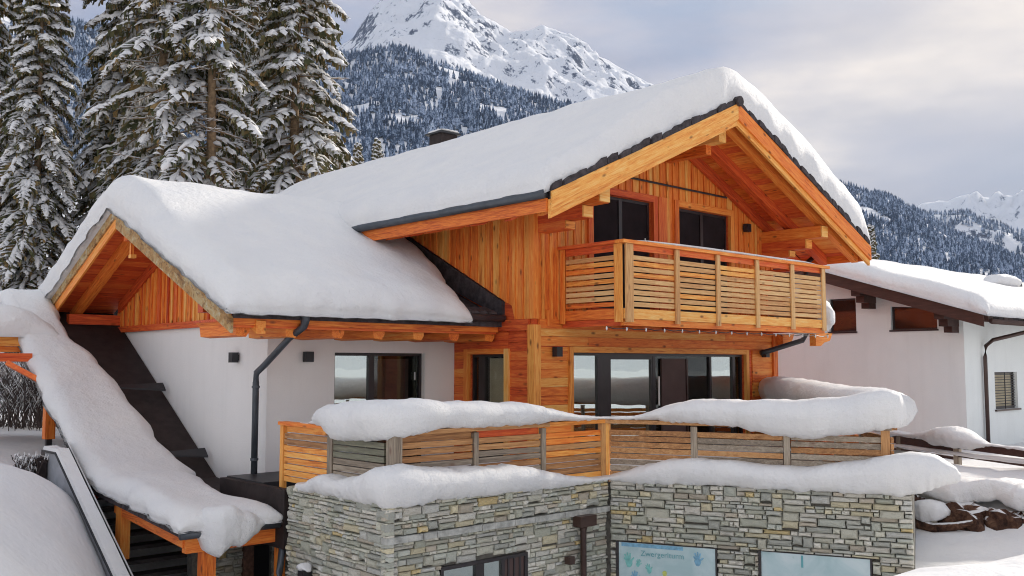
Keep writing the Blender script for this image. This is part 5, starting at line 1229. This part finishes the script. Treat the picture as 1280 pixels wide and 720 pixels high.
for k, (x, y, h, lb) in enumerate(((7.9, 27, 2.2, 'bare snowy shrub of thin upright stems beyond the canopy post, nearest the post'), (7.2, 27.2, 2.5, 'bare shrub with dark thin stems left of the canopy post'), (7.5, 28, 2.6, 'leafless bush behind the canopy brace'), (6.75, 26.5, 2.4, 'leafless bush at the left edge under the upper canopy'), (8.4, 28.0, 1.8, 'low leafless bush directly behind the canopy post'))): shrub(x, y, h, lb, k)
for k, (x, y, h, lb) in enumerate(((4.95, 17.55, .45, 'little frosted plant beside the dark pier at the top of the stair wall'),)): shrub(x, y, h, lb, 20 + k)

# ================================================================== RAIL FENCE, ROCKS AND LOG ON THE RIGHT
fe = root('rail_fence', 'low wooden rail fence half buried in snow in front of the neighbouring house', 'fence', (20.4, 8.5, 2.6))
F0, F1 = Vector((22.2, 12.0, 0)), Vector((18.6, 5.2, 0)); fd = (F1 - F0).normalized()
for z, w in ((3.30, .16), (3.08, .06)):
    MB().beam(F0 + Vector((0, 0, z)), F0 + (F1 - F0) * .50 + Vector((0, 0, z - .04)), .07, w).build('rail', 'darkbrown', fe); MB().beam(F0 + (F1 - F0) * .505 + Vector((0, 0, z + .03)), F1 + Vector((0, 0, z)), .07, w).build('rail', 'darkbrown', fe)
for t in (.02, .26, .502, .76, .98):
    q = F0 + (F1 - F0) * t; MB().beam(q + Vector((0, 0, 2.5)), q + Vector((0, 0, 3.42)), .12, .12, (0, 1, 0)).build('post', 'greyz', fe)
S = []
for t, zt_, w_ in ((-.02, 3.40, .05), (.05, 3.55, .18), (.15, 3.60, .22), (.26, 3.48, .15), (.36, 3.50, .16), (.44, 3.66, .34), (.50, 3.68, .36), (.56, 3.55, .24), (.62, 3.43, .10), (.75, 3.42, .09), (.9, 3.42, .09), (1.0, 3.40, .04)):
    q = F0 + (F1 - F0) * t; S.append((q.x, q.y, -1, .4, 3.36 - (.10 if w_ > .2 else 0), zt_, w_, w_))
sweep('fence_snow', 'snow caps on the upper rail of the low wooden fence', S, seed=12, amp=.04)
S = []
for t, zt_, w_ in ((0, 3.14, .03), (.1, 3.20, .08), (.3, 3.19, .08), (.45, 3.19, .08), (.55, 3.19, .09), (.8, 3.21, .09), (1.0, 3.15, .03)):
    q = F0 + (F1 - F0) * t; S.append((q.x - .03, q.y, -1, .4, 3.105, zt_, w_, w_))
sweep('fence_snow', 'narrow snow strip on the lower rail of the low wooden fence', S, seed=13, amp=.01)
def rock(x, y, z, sx, sy, sz, label, seed):
    r = random.Random(seed); V_, F_ = [], []; nu, nv = 14, 9
    for j in range(nv + 1):
        ph = math.pi * j / nv
        for i in range(nu):
            th = 2 * math.pi * i / nu; d = Vector((math.sin(ph) * math.cos(th), math.sin(ph) * math.sin(th), math.cos(ph))); d = Vector([math.copysign(abs(c) ** .7, c) for c in d])
            k = 1 + .38 * fbm(d.x * 1.4 + seed * 3, d.y * 1.4, d.z * 1.4) + .14 * fbm(d.x * 4, d.y * 4 + seed, d.z * 4); V_.append((x + d.x * sx * k, y + d.y * sy * k, z + d.z * sz * k))
    for j in range(nv):
        for i in range(nu): F_.append((j * nu + i, j * nu + (i + 1) % nu, (j + 1) * nu + (i + 1) % nu, (j + 1) * nu + i))
    m_ = MB(); m_.v = V_; m_.f = F_; m_.build('boulder', 'rock', None, False, origin=Vector((x, y, z)), label=label, category='rock', group='brown boulders of the snowy bank')
for k, (x, y, sx, sy, sz, lb, z) in enumerate(((16.55, 6.95, .35, .42, .36, 'large brown boulder in the middle of the snowy bank', 2.42), (16.75, 6.35, .3, .36, .28, 'rounded brown boulder right of the largest one in the bank', 2.42), (16.9, 5.8, .3, .42, .26, 'dark boulder at the right edge of the picture under the bank', 2.42),
                                           (16.35, 7.62, .22, .14, .24, 'knobbly dark brown rock with a pale top left of the round snow lump', 2.62), (16.2, 8.15, .25, .25, .30, 'reddish rock at the corner of the stone wall', 2.35), (16.3, 8.5, .3, .3, .34, 'dark rock just behind the corner of the stone wall', 2.4), (17.0, 5.1, .3, .4, .28, 'brown boulder beyond the right edge of the picture', 2.45))):
    rock(x, y, z - .05, sx * .85, sy * .9, sz * .85, lb, k + 2)
bl = MB().tube([(16.15, 7.95, 2.72), (16.1, 7.72, 2.50), (16.08, 7.48, 2.33), (16.1, 7.22, 2.27), (16.2, 6.9, 2.33), (16.3, 6.65, 2.42)], [.05, .09, .10, .09, .07, .04], 9)
bl.build('root_branch', 'rock', None, True, origin=Vector((16.1, 7.4, 2.3)), label='thick curved brown branch sagging below the round snow lump in the bank', category='branch')
sweep('snow_lump', 'round lump of snow cradled by the curved branch in the bank', [(16.15, 7.68, -1, 0, 2.45, 2.55, .05, .1), (16.15, 7.58, -1, 0, 2.40, 2.66, .18, .3), (16.15, 7.36, -1, 0, 2.36, 2.72, .24, .3), (16.2, 7.14, -1, 0, 2.40, 2.70, .2, .3), (16.25, 7.02, -1, 0, 2.48, 2.58, .05, .1)], seed=3)
sweep('snow_lump', 'small snow lump beside the corner of the stone wall in the bank', [(16.0, 8.42, -1, 0, 2.25, 2.4, .05, .1), (15.98, 8.30, -1, 0, 2.2, 2.66, .15, .25), (15.98, 8.15, -1, 0, 2.2, 2.62, .16, .25), (16.0, 8.03, -1, 0, 2.3, 2.4, .05, .1)], seed=4)
S = []
for y, x_, zb_, w_ in ((9.2, 16.5, 2.65, .1), (8.75, 16.5, 2.60, .30), (8.4, 16.45, 2.78, .25), (8.05, 16.5, 2.72, .36), (7.75, 16.55, 2.86, .20), (7.4, 16.6, 2.72, .26), (7.05, 16.7, 2.56, .34), (6.75, 16.8, 2.68, .22), (6.45, 16.9, 2.74, .20), (6.15, 16.95, 2.60, .30), (5.8, 17.0, 2.66, .24), (5.4, 17.1, 2.52, .30), (5.0, 17.15, 2.66, .22), (4.5, 17.2, 2.58, .25), (4.0, 17.3, 2.7, .1)): S.append((x_, y, -1, 0, zb_, 3.04 + .03 * math.sin(y * 3), w_, .8))
sweep('bank_snow', 'overhanging rim of snow along the top of the rocky bank', S, seed=14, amp=.06)

# ================================================================== HAZE
hz = MB().box(-6800, 6800, -6800, 6800, -1.5, 1750).build('haze', 'snow', None, kind='stuff')
hm = bpy.data.materials.new('haze_air'); hm.use_nodes = True; hn = hm.node_tree; hn.nodes.clear()
o_ = hn.nodes.new('ShaderNodeOutputMaterial'); pv = hn.nodes.new('ShaderNodeVolumePrincipled'); pv.inputs['Color'].default_value = (.62, .76, 1, 1)
pv.inputs['Density'].default_value = 5.5e-5; pv.inputs['Anisotropy'].default_value = 0; hn.links.new(pv.outputs[0], o_.inputs['Volume'])
hz.data.materials.clear(); hz.data.materials.append(hm)
